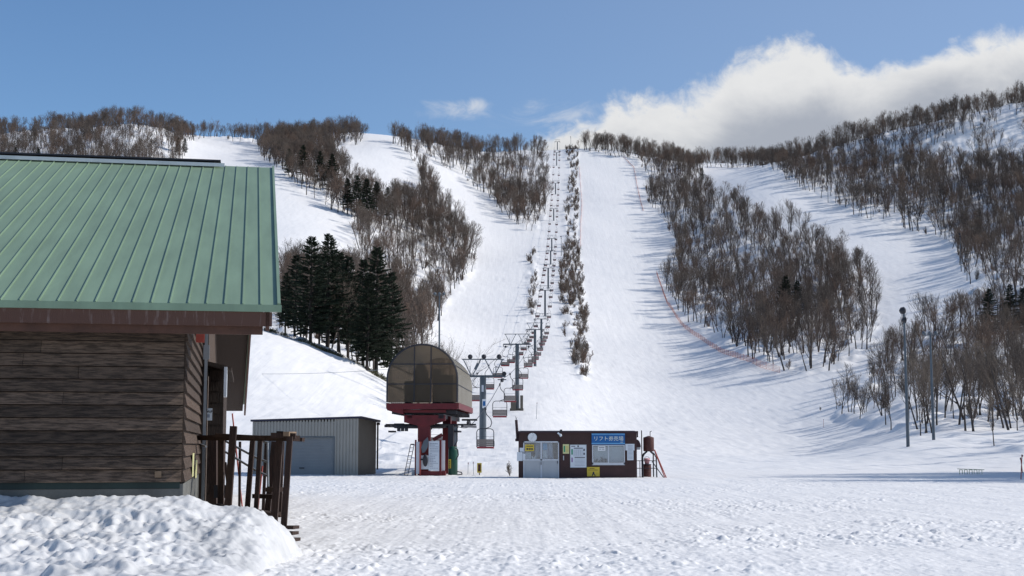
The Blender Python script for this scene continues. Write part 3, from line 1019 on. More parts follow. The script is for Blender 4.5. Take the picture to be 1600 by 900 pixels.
    cxm = (xs0 + xs1) / 2
    text('lettering', 'FREE Wi-Fi', .072, M['ink'], sn, (cxm, ye - .104, zc_ - .075), ext=.002, bold=.002)
    q = MB(); q.box(cxm - .05, cxm + .10, ye - .106, ye - .101, za + .06, za + .13); q.build('panel_mark', M['ink_grey'], sn)
    za2, zc2 = solve_z(xs0, ye, 680), solve_z(xs0, ye, 661)
    sg = MB(); sg.box(xs0, xs1 - .12, ye - .10, ye - .055, za2, zc2)
    s2 = sg.build('notice_board', M['paper'], por)
    q = MB()
    for i in range(3):
        q.box(xs0 + .05, xs1 - .2, ye - .106, ye - .101, za2 + .05 + i * .06, za2 + .07 + i * .06)
    q.build('print_lines', M['ink_grey'], s2)
    # paper sheets hung low on the side wall
    for (yy, zz, hh) in ((WY + 3.0, 1.18, .42), (WY + 4.6, 1.12, .34)):
        q = MB(); q.box(xc + .055, xc + .062, yy, yy + .8, zz, zz + hh); q.build('paper_sheet', M['pale_yellow'], sw)
    # plug socket cover on the front wall
    sx = solve(247, WY - .06, 741); sz = solve_z(sx, WY, 741)
    q = MB(); q.box(sx - .05, sx + .05, WY - .066, WY - .048, sz - .05, sz + .05); q.build('vent_cover', M['pale_wood'], wall)
    # conduit
    q = MB(); q.box(xc + .10, xc + .16, yp - .3, yp - .24, .5, zs(yp) - .3); q.build('conduit', M['galv'], sw)
    return root, solve, solve_z


lodge, lsolve, lsolve_z = make_lodge()


def make_deck():
    """leaning timber railing of the entrance stairs"""
    g = P(445, 800, 25.2)
    root = empty('entrance_stairs', (g.x, g.y, 0))
    tag(root, 'dark red timber stair railing of leaning posts at the end of the snow bank', 'stair railing')
    o = root.location
    Q = lambda px, py, Y: P(px, py, Y) - o
    posts = [(365, 666, 355, 812, 26.0, .12), (395, 684, 386, 800, 27.0, .09), (407, 684, 399, 812, 26.6, .08), (438, 674, 428, 818, 25.6, .12), (453, 682, 443, 828, 24.9, .10),
             (346, 686, 345, 800, 27.5, .11), (429, 690, 418, 800, 27.8, .11), (416, 690, 411, 800, 29.5, .06), (375, 690, 374, 800, 30.0, .05), (333, 684, 333, 800, 29.5, .16), (440, 690, 436, 800, 27.2, .10)]
    for p in posts:
        MB().bar(Q(p[0], p[1], p[4]), Q(p[2], p[3], p[4] - .1), p[5], p[5] * .9).build('post', M['rail_wood'], root)
    MB().bar(Q(308, 684, 28.3), Q(463, 685, 25.0), .15, .10).build('top_rail', M['rail_wood'], root)
    MB().bar(Q(338, 680, 26.3), Q(474, 687, 25.5), .09, .07).build('top_rail', M['rail_wood'], root)
    MB().bar(Q(424, 680, 25.0), Q(462, 681, 25.0), .12, .09).build('top_rail', M['rail_wood'], root)
    MB().bar(Q(447, 678, 24.8), Q(459, 678, 25.8), .10, .08).build('rail_end', M['pale_wood'], root)
    for (x0, y0, x1, y1, Y) in ((420, 765, 438, 765, 26), (398, 775, 430, 776, 27), (338, 790, 440, 805, 27)):
        MB().bar(Q(x0, y0, Y), Q(x1, y1, Y - .3), .14, .08).build('cross_beam', M['rail_wood'], root)
    # white metal handrails inside
    for pts in ([(350, 688, 28.5), (402, 716, 27.5), (418, 722, 27.2)], [(352, 706, 28.5), (400, 735, 27.5), (419, 744, 27.2)], [(418, 692, 27.2), (419, 760, 27.2)], [(412, 690, 28), (419, 692, 27.3)],
                [(312, 694, 29.5), (322, 698, 29)]):
        MB().tube([Q(*p) for p in pts], .022, 6).build('handrail', M['galv'], root)
    # deck boards and the three lowest treads
    dk = MB()
    for i in range(7):
        a = Q(322 + i * 3, 795, 29.0 - i * .35); b = Q(416 + i * 3, 803, 28.2 - i * .35)
        dk.bar(a, b, .30, .05)
    dk.build('deck', M['dark_wood'], root)
    for i, (y, x1) in enumerate(((824, 463), (833, 462), (843, 465))):
        MB().bar(Q(432, y, 24.9 - i * .02), Q(x1, y, 24.8 - i * .02), .26, .055).build('tread', M['rail_wood'], root)
    # small board and crate under the deck
    MB().box(*sorted((Q(352, 0, 29).x, Q(375, 0, 29).x)), Q(0, 0, 29).y, Q(0, 0, 29).y + .04, P(0, 778, 29).z, P(0, 758, 29).z).build('notice_board', M['dark_metal'], root)
    s = MB()
    s.bar(Q(345, 722, 30), Q(345, 770, 30), .05).bar(Q(352, 722, 30), Q(357, 770, 30), .05)
    s.build('brace', M['rail_wood'], root)


make_deck()

for i, (x0, y0, x1, y1, Y, lab) in enumerate(((363, 646, 374, 750, 31, 'thin red marker pole leaning behind the lodge stair railing'), (410, 728, 405, 775, 27.4, 'short orange pole leaning on the timber stair railing'))):
    a, b_ = P(x0, y0, Y), P(x1, y1, Y)
    k = b_ + (b_ - a) * (b_.z + .05) / max(.05, (a - b_).z)
    r_ = empty('marker_pole', (k.x, k.y, 0))
    MB().tube([k - r_.location, a - r_.location], .016, 6).build('pole', M['red_bright'], r_)
    tag(r_, lab, 'pole')


# ------------------------------------------------------------------ storage shed
def make_shed():
    c = P(559, 742.7, 80)
    rz = math.atan2(-.208, .978)
    z0 = ground1(c.x, c.y) - .03
    root = empty('storage_shed', (c.x, c.y, z0), rz)
    tag(root, 'grey corrugated metal storage shed with a roller shutter and tan side', 'shed')
    Lw, D, H, H2 = 6.35, 3.3, 3.22, 3.05
    sx0, sx1, sz = -5.3, -1.42, 2.15        # shutter opening
    f = MB()
    pitch, x = .19, -Lw
    while x < -.02:
        xa, xb = x, min(x + pitch * .62, 0)
        zlo = sz + .08 if (x + .1 > sx0 and x < sx1) else 0
        zt = H2 + (H - H2) * (x + Lw) / Lw
        f.box(xa, xb, -.03, 0, zlo, zt)
        x += pitch
    f.box(-Lw, sx0, .001, .05, 0, H2); f.box(sx1, 0, .001, .05, 0, H); f.box(sx0, sx1, .001, .05, sz, H2)
    w = f.build('front_wall', M['grey_sheet'], root)
    s = MB(); s.box(-.05, 0, .05, D, 0, H); x = .1
    while x < D:
        s.box(0.0, .025, x, x + .11, 0, H); x += .19
    s.build('side_wall', M['tan_sheet'], root)
    MB().box(-Lw, -Lw + .05, .05, D, 0, H2).build('side_wall', M['tan_sheet'], root)
    MB().box(-Lw, 0, D, D + .05, 0, H2).build('rear_wall', M['tan_sheet'], root)
    sh = MB()
    z = 0.02
    while z < sz:
        sh.add([(sx0, .055, z), (sx1, .055, z), (sx1, .085, z + .075), (sx0, .085, z + .075)], [(0, 1, 2, 3)])
        sh.add([(sx0, .085, z + .075), (sx1, .085, z + .075), (sx1, .055, z + .085), (sx0, .055, z + .085)], [(0, 1, 2, 3)])
        z += .085
    st = sh.build('roller_shutter', M['shutter'], root)
    fr = MB()
    fr.box(sx0 - .05, sx0, -.04, .1, 0, sz); fr.box(sx1, sx1 + .05, -.04, .1, 0, sz); fr.box(sx0 - .05, sx1 + .05, -.04, .1, sz + .001, sz + .07)
    fr.build('frame', M['grey_steel'], st)
    MB().box(-3.5, -3.2, .02, .05, .4, .46).build('handle', M['dark_metal'], st)
    r_ = MB()
    r_.add([(-Lw - .1, -.12, H2 + .02), (.22, -.12, H + .02), (.22, D + .2, H - .15), (-Lw - .1, D + .2, H2 - .15),
            (-Lw - .1, -.12, H2 + .13), (.22, -.12, H + .13), (.22, D + .2, H - .04), (-Lw - .1, D + .2, H2 - .04)],
           [(0, 3, 2, 1), (4, 5, 6, 7), (0, 1, 5, 4), (1, 2, 6, 5), (2, 3, 7, 6), (3, 0, 4, 7)])
    r_.build('roof', M['navy_trim'], root)
    g = MB(); g.box(.05, .2, D - .05, D + .15, H - .32, H - .17); g.box(.06, .14, D, D + .08, .3, H - .3)
    g.build('gutter', M['dark_wood'], root)


make_shed()


# ------------------------------------------------------------------ ticket hut
def make_hut():
    Yh = 75.5
    s = Yh / 2200 * 1.008
    c = P(904, 746, Yh)
    z0 = 0.0
    root = empty('ticket_hut', (c.x, c.y, z0))
    tag(root, 'long maroon ticket hut with a blue sign, wall clock and sliding glass doors', 'ticket hut')
    X = lambda px: (px - 904) * s
    Z = lambda py: (746 - py) * s
    D = 2.5
    wl = MB()
    # corrugated front with real ribs, openings left free
    openings = [(819, 874, 690, 748), (925, 975, 695, 725)]
    segs = []
    xs = sorted({812, 819, 874, 925, 975, 994})
    for xa, xb in zip(xs[:-1], xs[1:]):
        op = next((o for o in openings if o[0] <= xa and xb <= o[1]), None)
        if op is None:
            segs.append((xa, xb, 748, 676))
        else:
            segs.append((xa, xb, op[2], 676))
            if op[3] < 746:
                segs.append((xa, xb, 748, op[3]))
    for xa, xb, zb_, zt in segs:
        wl.box(X(xa), X(xb), 0, .05, Z(zb_), Z(zt))
        x = X(xa) + .02
        while x + .05 < X(xb):
            wl.box(x, x + .05, -.012, -.001, Z(zb_), Z(zt) - .02)
            x += .10
    wl.box(X(812), X(812) + .05, .051, D, 0, Z(676)); wl.box(X(994) - .05, X(994), .051, D, 0, Z(676)); wl.box(X(812), X(994), D, D + .05, 0, Z(676))
    wall = wl.build('wall', M['maroon'], root)
    rf = MB(); rf.box(X(811.5), X(996), -.10, D + .12, Z(678), Z(674.4))
    rf.bar((X(813), -.10, Z(680)), (X(811.2), -.1, Z(676)), .05, .05)
    rf.box(X(994) + .003, X(996), -.09, -.02, Z(684), Z(678))
    rf.build('roof', M['maroon_dark'], root)
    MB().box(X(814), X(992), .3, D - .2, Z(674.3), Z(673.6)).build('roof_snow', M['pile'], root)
    # interior seen through the glass
    it = MB(); it.box(X(818), X(975), 1.3, 1.35, 0, Z(680)); it.box(X(818), X(990), .06, 1.3, -.0, .04)
    it.build('interior', M['room'], root)
    # sliding doors
    fr = MB()
    for (xa, xb, za, zb_) in ((819, 820.6, 746, 690), (872.6, 874, 746, 690), (819, 874, 692, 690), (845.5, 848, 746, 692), (820.6, 872.6, 719.5, 717.3)):
        fr.box(X(xa), X(xb), -.04, .03, Z(za), Z(zb_))
    door = fr.build('sliding_door', M['white_metal'], root)
    for xa, xb in ((820.6, 845.5), (848, 872.6)):
        p = MB(); p.box(X(xa), X(xb), -.015, .02, 0.0, Z(719.5)); p.box(X(xa) + .08, X(xb) - .08, -.024, -.0155, .1, Z(719.5) - .08)
        p.build('door_panel', M['panel_grey'], door)
        g = MB(); g.box(X(xa), X(xb), 0.0, .008, Z(717.3), Z(692)); g.build('pane', M['glass'], door)
    MB().box(X(846), X(847), -.07, -.041, Z(726), Z(721)).build('handle', M['dark_metal'], door)
    MB().box(X(871.5), X(872.5), -.06, -.041, Z(724), Z(720)).build('handle', M['dark_metal'], door)
    cu = MB()
    for (a0, a1, b0, b1) in ((838, 845, 837, 845), (848.5, 864, 849, 866)):
        n = 8
        for i in range(n):
            t0, t1 = i / n, (i + 1) / n
            dy = .03 if i % 2 else -.03
            cu.add([(X(b0 + (b1 - b0) * t0), .20 - dy, Z(717)), (X(b0 + (b1 - b0) * t1), .20 + dy, Z(717)), (X(a0 + (a1 - a0) * t1), .20 + dy, Z(692)), (X(a0 + (a1 - a0) * t0), .20 - dy, Z(692))], [(0, 1, 2, 3)])
    cu.build('curtain', M['curtain'], root)
    q = MB(); q.box(X(822), X(831), .05, .06, Z(717), Z(707)); q.build('window_notice', M['paper'], root)
    q = MB(); q.poly([(X(832), Z(717)), (X(832), Z(712)), (X(835), Z(715)), (X(838.5), Z(711)), (X(838.5), Z(717))], .03, .04); q.build('window_notice', M['white'], root)
    q = MB(); q.box(X(849), X(856), .05, .06, Z(703), Z(693)); q.build('window_notice', M['sky_blue'], root)
    q = MB(); q.box(X(849), X(856), .05, .06, Z(717), Z(704)); q.build('window_notice', M['paper'], root)
    # yellow sign hung in the door glass
    q = MB(); q.box(X(822), X(835.5), -.03, -.02, Z(705), Z(695)); y1 = q.build('yellow_sign', M['yellow'], root)
    q = MB(); q.box(X(824), X(834), -.035, -.031, Z(698.2), Z(697))
    for i, (xx, r) in enumerate(((825.5, 1.5), (829.2, 1.2), (832.6, 1.2))):
        q.box(X(xx - r), X(xx + r), -.035, -.031, Z(703.2), Z(700.6))
    q.build('print_lines', M['ink'], y1)
    # posters outside the left door edge
    q = MB(); q.box(X(809.3), X(818), -.08, -.045, Z(720), Z(706.5)); n1 = q.build('notice', M['paper'], root)
    q = MB(); q.box(X(813.5), X(819), -.03, -.02, Z(706), Z(700)); q.box(X(818.3), X(822), -.1, -.082, Z(719), Z(709)); q.build('notice', M['paper'], root)
    # clock
    ck = MB(); ck.lathe([(7.3 * s, -.10), (7.3 * s, -.013)], (X(833), 0, Z(684)), 32, 'y'); c1 = ck.build('clock', M['grey_steel'], root)
    f = MB(); f.lathe([(6.8 * s, -.106), (6.8 * s, -.101)], (X(833), 0, Z(684)), 32, 'y'); f.build('clock_face', M['white'], c1)
    f = MB()
    for i in range(12):
        g = i * math.pi / 6
        p0 = Vector((X(833) + math.sin(g) * 5.2 * s, -.109, Z(684) + math.cos(g) * 5.2 * s)); p1 = Vector((X(833) + math.sin(g) * 6.3 * s, -.109, Z(684) + math.cos(g) * 6.3 * s))
        f.bar(p0, p1, .018, .004)
    f.build('dial_markings', M['ink'], c1)
    f = MB()
    for g, l in ((R(28), 5.0), (R(28 + 180 + 5), 4.6)):
        f.bar((X(833), -.112, Z(684)), (X(833) + math.sin(g) * l * s, -.112, Z(684) + math.cos(g) * l * s), .028, .004)
    f.build('clock_hands', M['ink'], c1)
    # lamp over the wall joint
    q = MB(); q.box(X(875.5), X(879), -.14, -.10, Z(676), Z(672)); l1 = q.build('wall_lamp', M['dark_metal'], root)
    q = MB(); q.lathe([(.03, 0), (.07, .05), (.06, .12), (.02, .15)], (X(876.5), -.2, Z(683)), 12)
    q.bar((X(872), -.17, Z(677)), (X(876), -.17, Z(680)), .09, .09)
    q.build('bulb', M['paper'], l1)
    q = MB(); q.box(X(875), X(876.3), -.03, -.013, Z(746), Z(684)); q.build('joint_strip', M['maroon_dark'], root)
    # pale yellow notice
    q = MB(); q.box(X(880), X(889.7), -.03, -.013, Z(709), Z(694.5)); n = q.build('notice', M['pale_yellow'], root)
    q = MB(); q.box(X(881.2), X(883.6), -.034, -.031, Z(706.5), Z(697)); q.build('print_lines', M['ink_green'], n)
    q = MB()
    for i in range(5): q.box(X(884.5), X(888.6), -.034, -.031, Z(698.5 + i * 2), Z(697.8 + i * 2))
    q.build('print_lines', M['yellow'], n)
    q = MB(); q.box(X(880.3), X(881.8), -.04, -.013, Z(719), Z(712)); q.build('switch_box', M['panel_grey'], root)
    # big price board with two tables
    q = MB(); q.box(X(891.5), X(916), -.04, -.013, Z(730), Z(695.5)); bd = q.build('price_board', M['paper'], root)
    q = MB()
    q.box(X(893), X(899), -.045, -.041, Z(698.2), Z(697.2)); q.box(X(902.5), X(904.5), -.045, -.041, Z(699), Z(696.3))
    q.box(X(897), X(911), -.045, -.041, Z(701.2), Z(700)); q.box(X(898), X(914), -.045, -.041, Z(715.2), Z(714))
    for i in range(2):
        q.box(X(911.7), X(913.7), -.045, -.041, Z(705 + i * 6), Z(701.5 + i * 6))
    q.build('heading', M['ink'], bd)
    q = MB()
    for i in range(7): q.box(X(896.8), X(911), -.045, -.0412, Z(703 + i * 1.55), Z(702.72 + i * 1.55))
    for i in range(5): q.box(X(896.8 + i * 3.5), X(897.1 + i * 3.5), -.0452, -.0414, Z(712.3), Z(702.8))
    for i in range(6): q.box(X(898), X(914), -.045, -.0412, Z(717 + i * 2), Z(716.6 + i * 2))
    q.build('table_lines', M['ink_grey'], bd)
    q = MB(); q.box(X(893), X(895.3), -.045, -.041, Z(710.5), Z(702)); q.build('print_lines', M['ink_green'], bd)
    q = MB(); q.box(X(893), X(895.3), -.045, -.041, Z(722), Z(715)); q.build('print_lines', M['ink_purple'], bd)
    q = MB()
    for xa, xb, za, zb_ in ((891, 891.5, 730.4, 695), (916, 916.5, 730.4, 695), (891.5, 916, 730.4, 730), (891.5, 916, 695.5, 695.1)): q.box(X(xa), X(xb), -.05, -.013, Z(za), Z(zb_))
    q.build('frame', M['galv'], bd)
    # blue sign
    q = MB(); q.box(X(924.3), X(975.5), -.10, -.013, Z(695), Z(677.6)); sg = q.build('sign', M['blue'], root)
    q = MB(); q.box(X(924.3), X(975.5), -.105, -.1005, Z(679.7), Z(678.4)); q.box(X(924.3), X(975.5), -.105, -.1005, Z(694), Z(692.6)); q.build('stripe', M['sky_blue'], sg)
    text('lettering', 'リフト券売場', 0.268, M['cream'], sg, (X(950.2), -.106, Z(686.3)), ext=.004, bold=.0)
    q = MB(); q.box(X(968.5), X(972.5), -.105, -.1005, Z(691.6), Z(691)); q.build('print_lines', M['cream'], sg)
    # ticket window
    fr = MB()
    for (xa, xb, za, zb_) in ((925, 926.6, 725.5, 695.6), (973.6, 975.3, 725.5, 695.6), (926.6, 973.6, 697, 695.6), (925, 975.3, 726.5, 722.6), (949.3, 950.8, 722.6, 697)):
        fr.box(X(xa), X(xb), -.05, .03, Z(za), Z(zb_))
    win = fr.build('ticket_window', M['white_metal'], root)
    for xa, xb in ((926.6, 949.3), (950.8, 973.6)):
        g = MB(); g.box(X(xa), X(xb), 0, .008, Z(722.6), Z(697)); g.build('pane', M['glass'], win)
    q = MB(); q.box(X(927), X(973.4), .12, .13, Z(722), Z(698)); q.build('blind', M['paper'], win)
    q = MB(); q.box(X(934), X(945.5), -.012, -.004, Z(704.5), Z(697.6)); n = q.build('window_notice', M['white'], win)
    q = MB(); q.box(X(935.5), X(944), -.016, -.0125, Z(700), Z(699.2)); q.box(X(935.5), X(939), -.016, -.0125, Z(702.5), Z(701.7)); q.box(X(940), X(944), -.016, -.0125, Z(702.5), Z(701.7)); q.build('print_lines', M['ink'], n)
    q = MB()
    rn = random.Random(3)
    for i in range(10):
        x = 929 + i * 1.9; hh = rn.uniform(2, 8)
        q.box(X(x), X(x + rn.uniform(.6, 1.6)), .07, .10, Z(722), Z(722 - hh))
    q.build('counter_clutter', M['dark_metal'], win)
    # white sheets to the right
    q = MB(); q.box(X(976.3), X(990.3), -.03, -.013, Z(704), Z(694)); q.box(X(979), X(988.7), -.034, -.0135, Z(719), Z(704.02)); n = q.build('notice', M['paper'], root)
    q = MB()
    for i in range(11): q.box(X(980.2), X(987.6), -.038, -.0345, Z(697 + i * 2), Z(696.5 + i * 2))
    q.build('print_lines', M['ink_grey'], n)
    q = MB(); q.box(X(978), X(983), -.03, -.013, Z(684.5), Z(681.5)); q.build('vent', M['maroon_dark'], root)
    # yellow sign low on the wall
    q = MB(); q.box(X(917), X(936.3), -.06, -.02, Z(743.5), Z(729.3)); ys = q.build('yellow_sign', M['yellow'], root)
    q = MB(); q.box(X(921), X(928.5), -.064, -.061, Z(732), Z(731.2)); q.box(X(919), X(934), -.064, -.061, Z(734.2), Z(733.6)); q.build('print_lines', M['fascia'], ys)
    q = MB(); q.poly([(X(924), Z(743.2)), (X(925.5), Z(739)), (X(926), Z(736.5)), (X(927.8), Z(736.5)), (X(928.3), Z(739)), (X(930.3), Z(743.2)), (X(928.5), Z(743.2)), (X(928), Z(741)), (X(926), Z(741)), (X(925.6), Z(743.2))], -.065, -.061)
    q.build('figure_mark', M['ink'], ys)
    # rounded vent hood on the right end
    hd = []
    for i in range(9):
        g = i / 8 * math.pi / 2
        hd.append((X(994) + .002 + .24 * math.sin(g), Z(687) - .42 * (1 - math.cos(g))))
    hd.append((X(994) + .002, Z(687) - .42))
    q = MB(); q.poly(hd, .3, 1.0); fixn(q.build('vent_hood', M['maroon_dark'], root))
    q = MB(); q.box(X(994) + .004, X(994) + .22, .35, .95, Z(703), Z(687) - .421); q.build('vent_outlet', M['panel_grey'], root)
    # stove pipe on the left end
    st = MB(); st.tube([(X(810.5), .5, Z(688)), (X(808.3), .5, Z(657))], .075, 10)
    pipe = st.build('stove_pipe', M['maroon_dark'], root)
    st = MB(); st.lathe([(.12, 0), (.12, .12), (.08, .16)], (X(810.2), .5, Z(690)), 12); st.bar((X(810), .5, Z(688)), (X(814), .5, Z(688)), .05, n=8)
    st.build('pipe_elbow', M['maroon_dark'], pipe)
    st = MB(); st.tube([(X(808.3), .5, Z(657)), (X(807), .5, Z(651))], .01, 5); st.tube([(X(808.3), .5, Z(657)), (X(809.5), .5, Z(652))], .01, 5); st.build('pipe_wire', M['dark_metal'], pipe)
    return X, Z, c


HX, HZ, HC = make_hut()


def make_tank():
    s = 75.5 / 2200 * 1.008
    c = P(1014, 745, 76.5)
    root = empty('fuel_tank', (c.x, c.y, 0))
    tag(root, 'rusty brown fuel tank on tall curved legs beside the ticket hut', 'tank')
    X = lambda px: (px - 1014) * s
    Z = lambda py: (745 - py) * s
    q = MB(); q.lathe([(.02, Z(680.5)), (8.0 * s, Z(683)), (8.4 * s, Z(684)), (8.4 * s, Z(703)), (7.9 * s, Z(704.5)), (.02, Z(704.8))], (0, 0, 0), 24)
    t = q.build('tank', M['rust'], root, True)
    q = MB(); q.tube([(X(1016.5), 0, Z(682)), (X(1016.5), 0, Z(674)), (X(1019), 0, Z(673))], .02); q.build('filler_pipe', M['dark_metal'], t)
    for sx_ in (-1, 1):
        for sy in (-.22, .22):
            q = MB(); q.tube([(sx_ * 3 * s, sy, Z(704.8)), (sx_ * 8 * s, sy * 1.4, Z(709)), (sx_ * (10.5 if sy < 0 else 8.2) * s, sy * 1.8, Z(714)), (sx_ * (11 if sy < 0 else 8.5) * s, sy * 2, -.1)], .035, 6)
            q.build('leg', M['dark_metal'], root)
    q = MB(); q.tube([(X(1004), .3, -.1), (X(1004), .3, Z(672))], .028); q.build('pole', M['maroon_dark'], root)
    q = MB()
    for z in (719, 730.5):
        q.tube([(X(994.5), -.4, Z(z)), (X(1025), -.4, Z(z))], .022)
    for x in (999, 1004, 1025):
        q.tube([(X(x), -.4, -.1), (X(x), -.4, Z(719))], .022)
    q.tube([(X(1018), -.4, Z(720)), (X(1036), -.7, -.05)], .025)
    q.build('guard_rail', M['dark_metal'], root)
    for dx in (0, 2.4):
        q = MB(); q.tube([(X(1021.8 + dx * .2), -.3, Z(702)), (X(1036.5 + dx), -.9, -.05)], .028); q.build('prop', M['red_bright'], root)
    c2 = P(1010.5, 745, 77.4)
    b = empty('oil_drum', (c2.x, c2.y, 0))
    tag(b, 'small dark drum standing under the fuel tank', 'drum')
    q = MB(); q.lathe([(.23, -.05), (.25, 0), (.25, .28), (.262, .30), (.25, .32), (.25, .62), (.23, .66)], (0, 0, 0), 18); q.build('body', M['rust'], b)
    q = MB(); q.lathe([(.262, .66), (.262, .70), (.2, .71)], (0, 0, 0), 18); q.build('lid', M['dark_metal'], b)
    g = MB(); g.lathe([(.11, .712), (.17, .95), (.18, .97), (.15, 1.0), (.09, 1.03)], (0, 0, 0), 16)
    k = empty('bucket', (c2.x + .02, c2.y - .02, 0)); g.build('body', M['pink'], k, True)
    q = MB(); q.tube([(-.17, 0, .96), (-.1, 0, 1.08), (0, 0, 1.11), (.1, 0, 1.08), (.17, 0, .96)], .012); q.build('handle', M['dark_metal'], k)
    tag(k, 'pale pink bucket on top of the drum under the fuel tank', 'bucket')


make_tank()


# ------------------------------------------------------------------ lift station
AX = 0.0408                                   # sideways drift of the lift line per metre away


def axis(Y):
    return -8.354 + AX * Y


def make_station():
    s = 80 / 2200 * 1.006
    zb = 0.0
    root = empty('lift_station', (axis(80), 80, zb), -math.atan(AX))
    tag(root, 'chairlift base station with a smoked plastic barrel hood on dark red steel columns', 'lift station')
    X = lambda px: (px - 660) * s
    Z = lambda py: (743.5 - py) * s
    hw, zc, zl = 54.6 * s, Z(594), Z(630)
    Ln = 12.0

    def hoop(y, r, n=18):
        pts = [(-r, y, zl)]
        for i in range(n + 1):
            g = math.pi - i / n * math.pi
            pts.append((r * math.cos(g), y, zc + r * math.sin(g) * (53.5 / 54.6)))
        pts.append((r, y, zl))
        return pts
    # skin
    sk = MB(); A, B = hoop(0, hw), hoop(Ln, hw)
    n = len(A)
    sk.add(A + B, [(i, i + 1, n + i + 1, n + i) for i in range(n - 1)])
    sk.build('hood', M['hood_skin'], root, False)
    fp = MB(); fp.add(hoop(0.02, hw - .03), [tuple(range(n))]); fp.build('front_glazing', M['tinted'], root)
    fp = MB(); fp.add(hoop(Ln - .02, hw - .03), [tuple(range(n))]); fp.build('rear_glazing', M['tinted'], root)
    k = 0
    y = 0
    rb = MB()
    while y <= Ln + .01:
        r = .055 if y == 0 else .013
        rb = MB(); rb.tube(hoop(y - (.0 if y else .03), hw - .004), r, 5); rb.build('hoop', M['dark_metal'], root)
        y += 1.0
    pl = MB()
    for sx_ in (-1, 1):
        for z in (Z(602.5), Z(572)):
            dz = z - zc
            xx = hw if dz < 0 else math.sqrt(max(0, hw * hw - dz * dz))
            pl.bar((sx_ * (xx + .0), 0, z), (sx_ * (xx + .0), Ln, z), .05, .05)
    pl.build('purlin', M['dark_metal'], root)
    fm = MB()
    for px in (647.5, 673.5):
        dx = abs(X(px)); zt = zc + math.sqrt(hw * hw - dx * dx) - .04
        fm.box(X(px) - .03, X(px) + .03, -.06, .0, zl, zt)
    for py in (571, 602):
        dz = max(0, Z(py) - zc); xx = math.sqrt(hw * hw - dz * dz) - .03
        fm.box(-xx, xx, -.056, .004, Z(py) - .03, Z(py) + .03)
    fm.build('glazing_bars', M['dark_metal'], root)
    # machinery in the hood
    mc = MB()
    mc.box(-.95, .1, 2.0, 4.2, zl + .1, zl + 1.3); mc.lathe([(.45, zl + 1.3), (.45, zl + 1.9), (.2, zl + 2.3)], (-.4, 3, 0), 14)
    mc.box(.7, 1.5, 3.0, 5.5, zl + .1, zl + 1.7); mc.box(-1.6, -1.2, 5, 6, zl, zl + 1.4); mc.bar((-.6, 1.5, zl + .1), (.6, 2.6, zl + 2.0), .12, .12)
    mc.box(.0, .5, 6, 8, zl, zl + 2.2)
    mc.build('drive_machinery', M['dark_metal'], root)
    # red frame
    fr = MB()
    fr.box(-hw, hw, -.10, .12, Z(641), Z(632)); fr.box(-hw, hw, Ln - .1, Ln + .1, Z(641), Z(632))
    for sx_ in (-1, 1):
        fr.box(sx_ * hw - .07, sx_ * hw + .07, .12, Ln - .1, Z(640), Z(631))
    fr.box(X(625), X(696), .2, Ln, Z(646), Z(642)); 
    fr.build('base_frame', M['red'], root)
    MB().box(-hw + .1, hw - .1, .13, Ln - .12, Z(634), Z(631.5)).build('floor', M['dark_metal'], root)
    un = MB()
    for i in range(13):
        yy = .6 + i * .88
        un.box(-hw + .2, hw - .1, yy, yy + .1, Z(648), Z(642) - .003)
    un.box(-.9, -.6, .3, Ln, Z(655), Z(648) - .003); un.box(.9, 1.2, .3, Ln, Z(655), Z(648) - .003)
    un.build('underframe', M['dark_metal'], root)
    hl = MB()
    hl.add([(X(605.5), -.05, Z(641)), (X(631), -.05, Z(641)), (X(631), -.05, Z(649)), (X(605.5), 0, Z(642.5)),
            (X(605.5), .5, Z(641)), (X(631), .5, Z(641)), (X(631), .5, Z(649)), (X(605.5), .5, Z(642.5))], [(0, 1, 2, 3)[::-1], (4, 5, 6, 7), (3, 2, 6, 7), (0, 3, 7, 4), (1, 5, 6, 2)])
    hl.build('corner_gusset', M['red'], root)
    hd = MB()
    hd.poly([(X(631), Z(650)), (X(695), Z(650)), (X(695), Z(658)), (X(672), Z(666)), (X(652.5), Z(666)), (X(631), Z(661))], .3, .9)
    fixn(hd.build('column_head', M['red'], root))
    MB().box(X(652.5), X(671.5), .35, .85, -.1, Z(664)).build('column', M['red'], root)
    MB().box(X(684), X(697), 3.2, 3.8, -.1, Z(650)).build('column', M['red'], root)
    MB().box(X(684.5), X(693), 9.2, 9.8, -.1, Z(650)).build('column', M['red'], root)
    MB().bar((X(676), .5, Z(688)), (X(690), .6, Z(680)), .2, .2).build('strut', M['red'], root)
    # bull wheel and rope guides
    zw = Z(667)
    wh = MB()
    wr = 1.85
    wh.lathe([(wr - .22, zw - .05), (wr, zw - .09), (wr + .04, zw - .06), (wr - .05, zw), (wr + .04, zw + .06), (wr, zw + .09), (wr - .22, zw + .05)], (0, 2.4, 0), 36)
    b = wh.build('bull_wheel', M['dark_metal'], root)
    hb = MB(); hb.lathe([(.35, zw - .16), (.35, zw + .16)], (0, 2.4, 0), 16)
    for i in range(6):
        g = i * math.pi / 3; hb.bar((0, 2.4, zw), (math.cos(g) * (wr - .2), 2.4 + math.sin(g) * (wr - .2), zw), .12, .08)
    hb.build('spokes', M['dark_metal'], b)
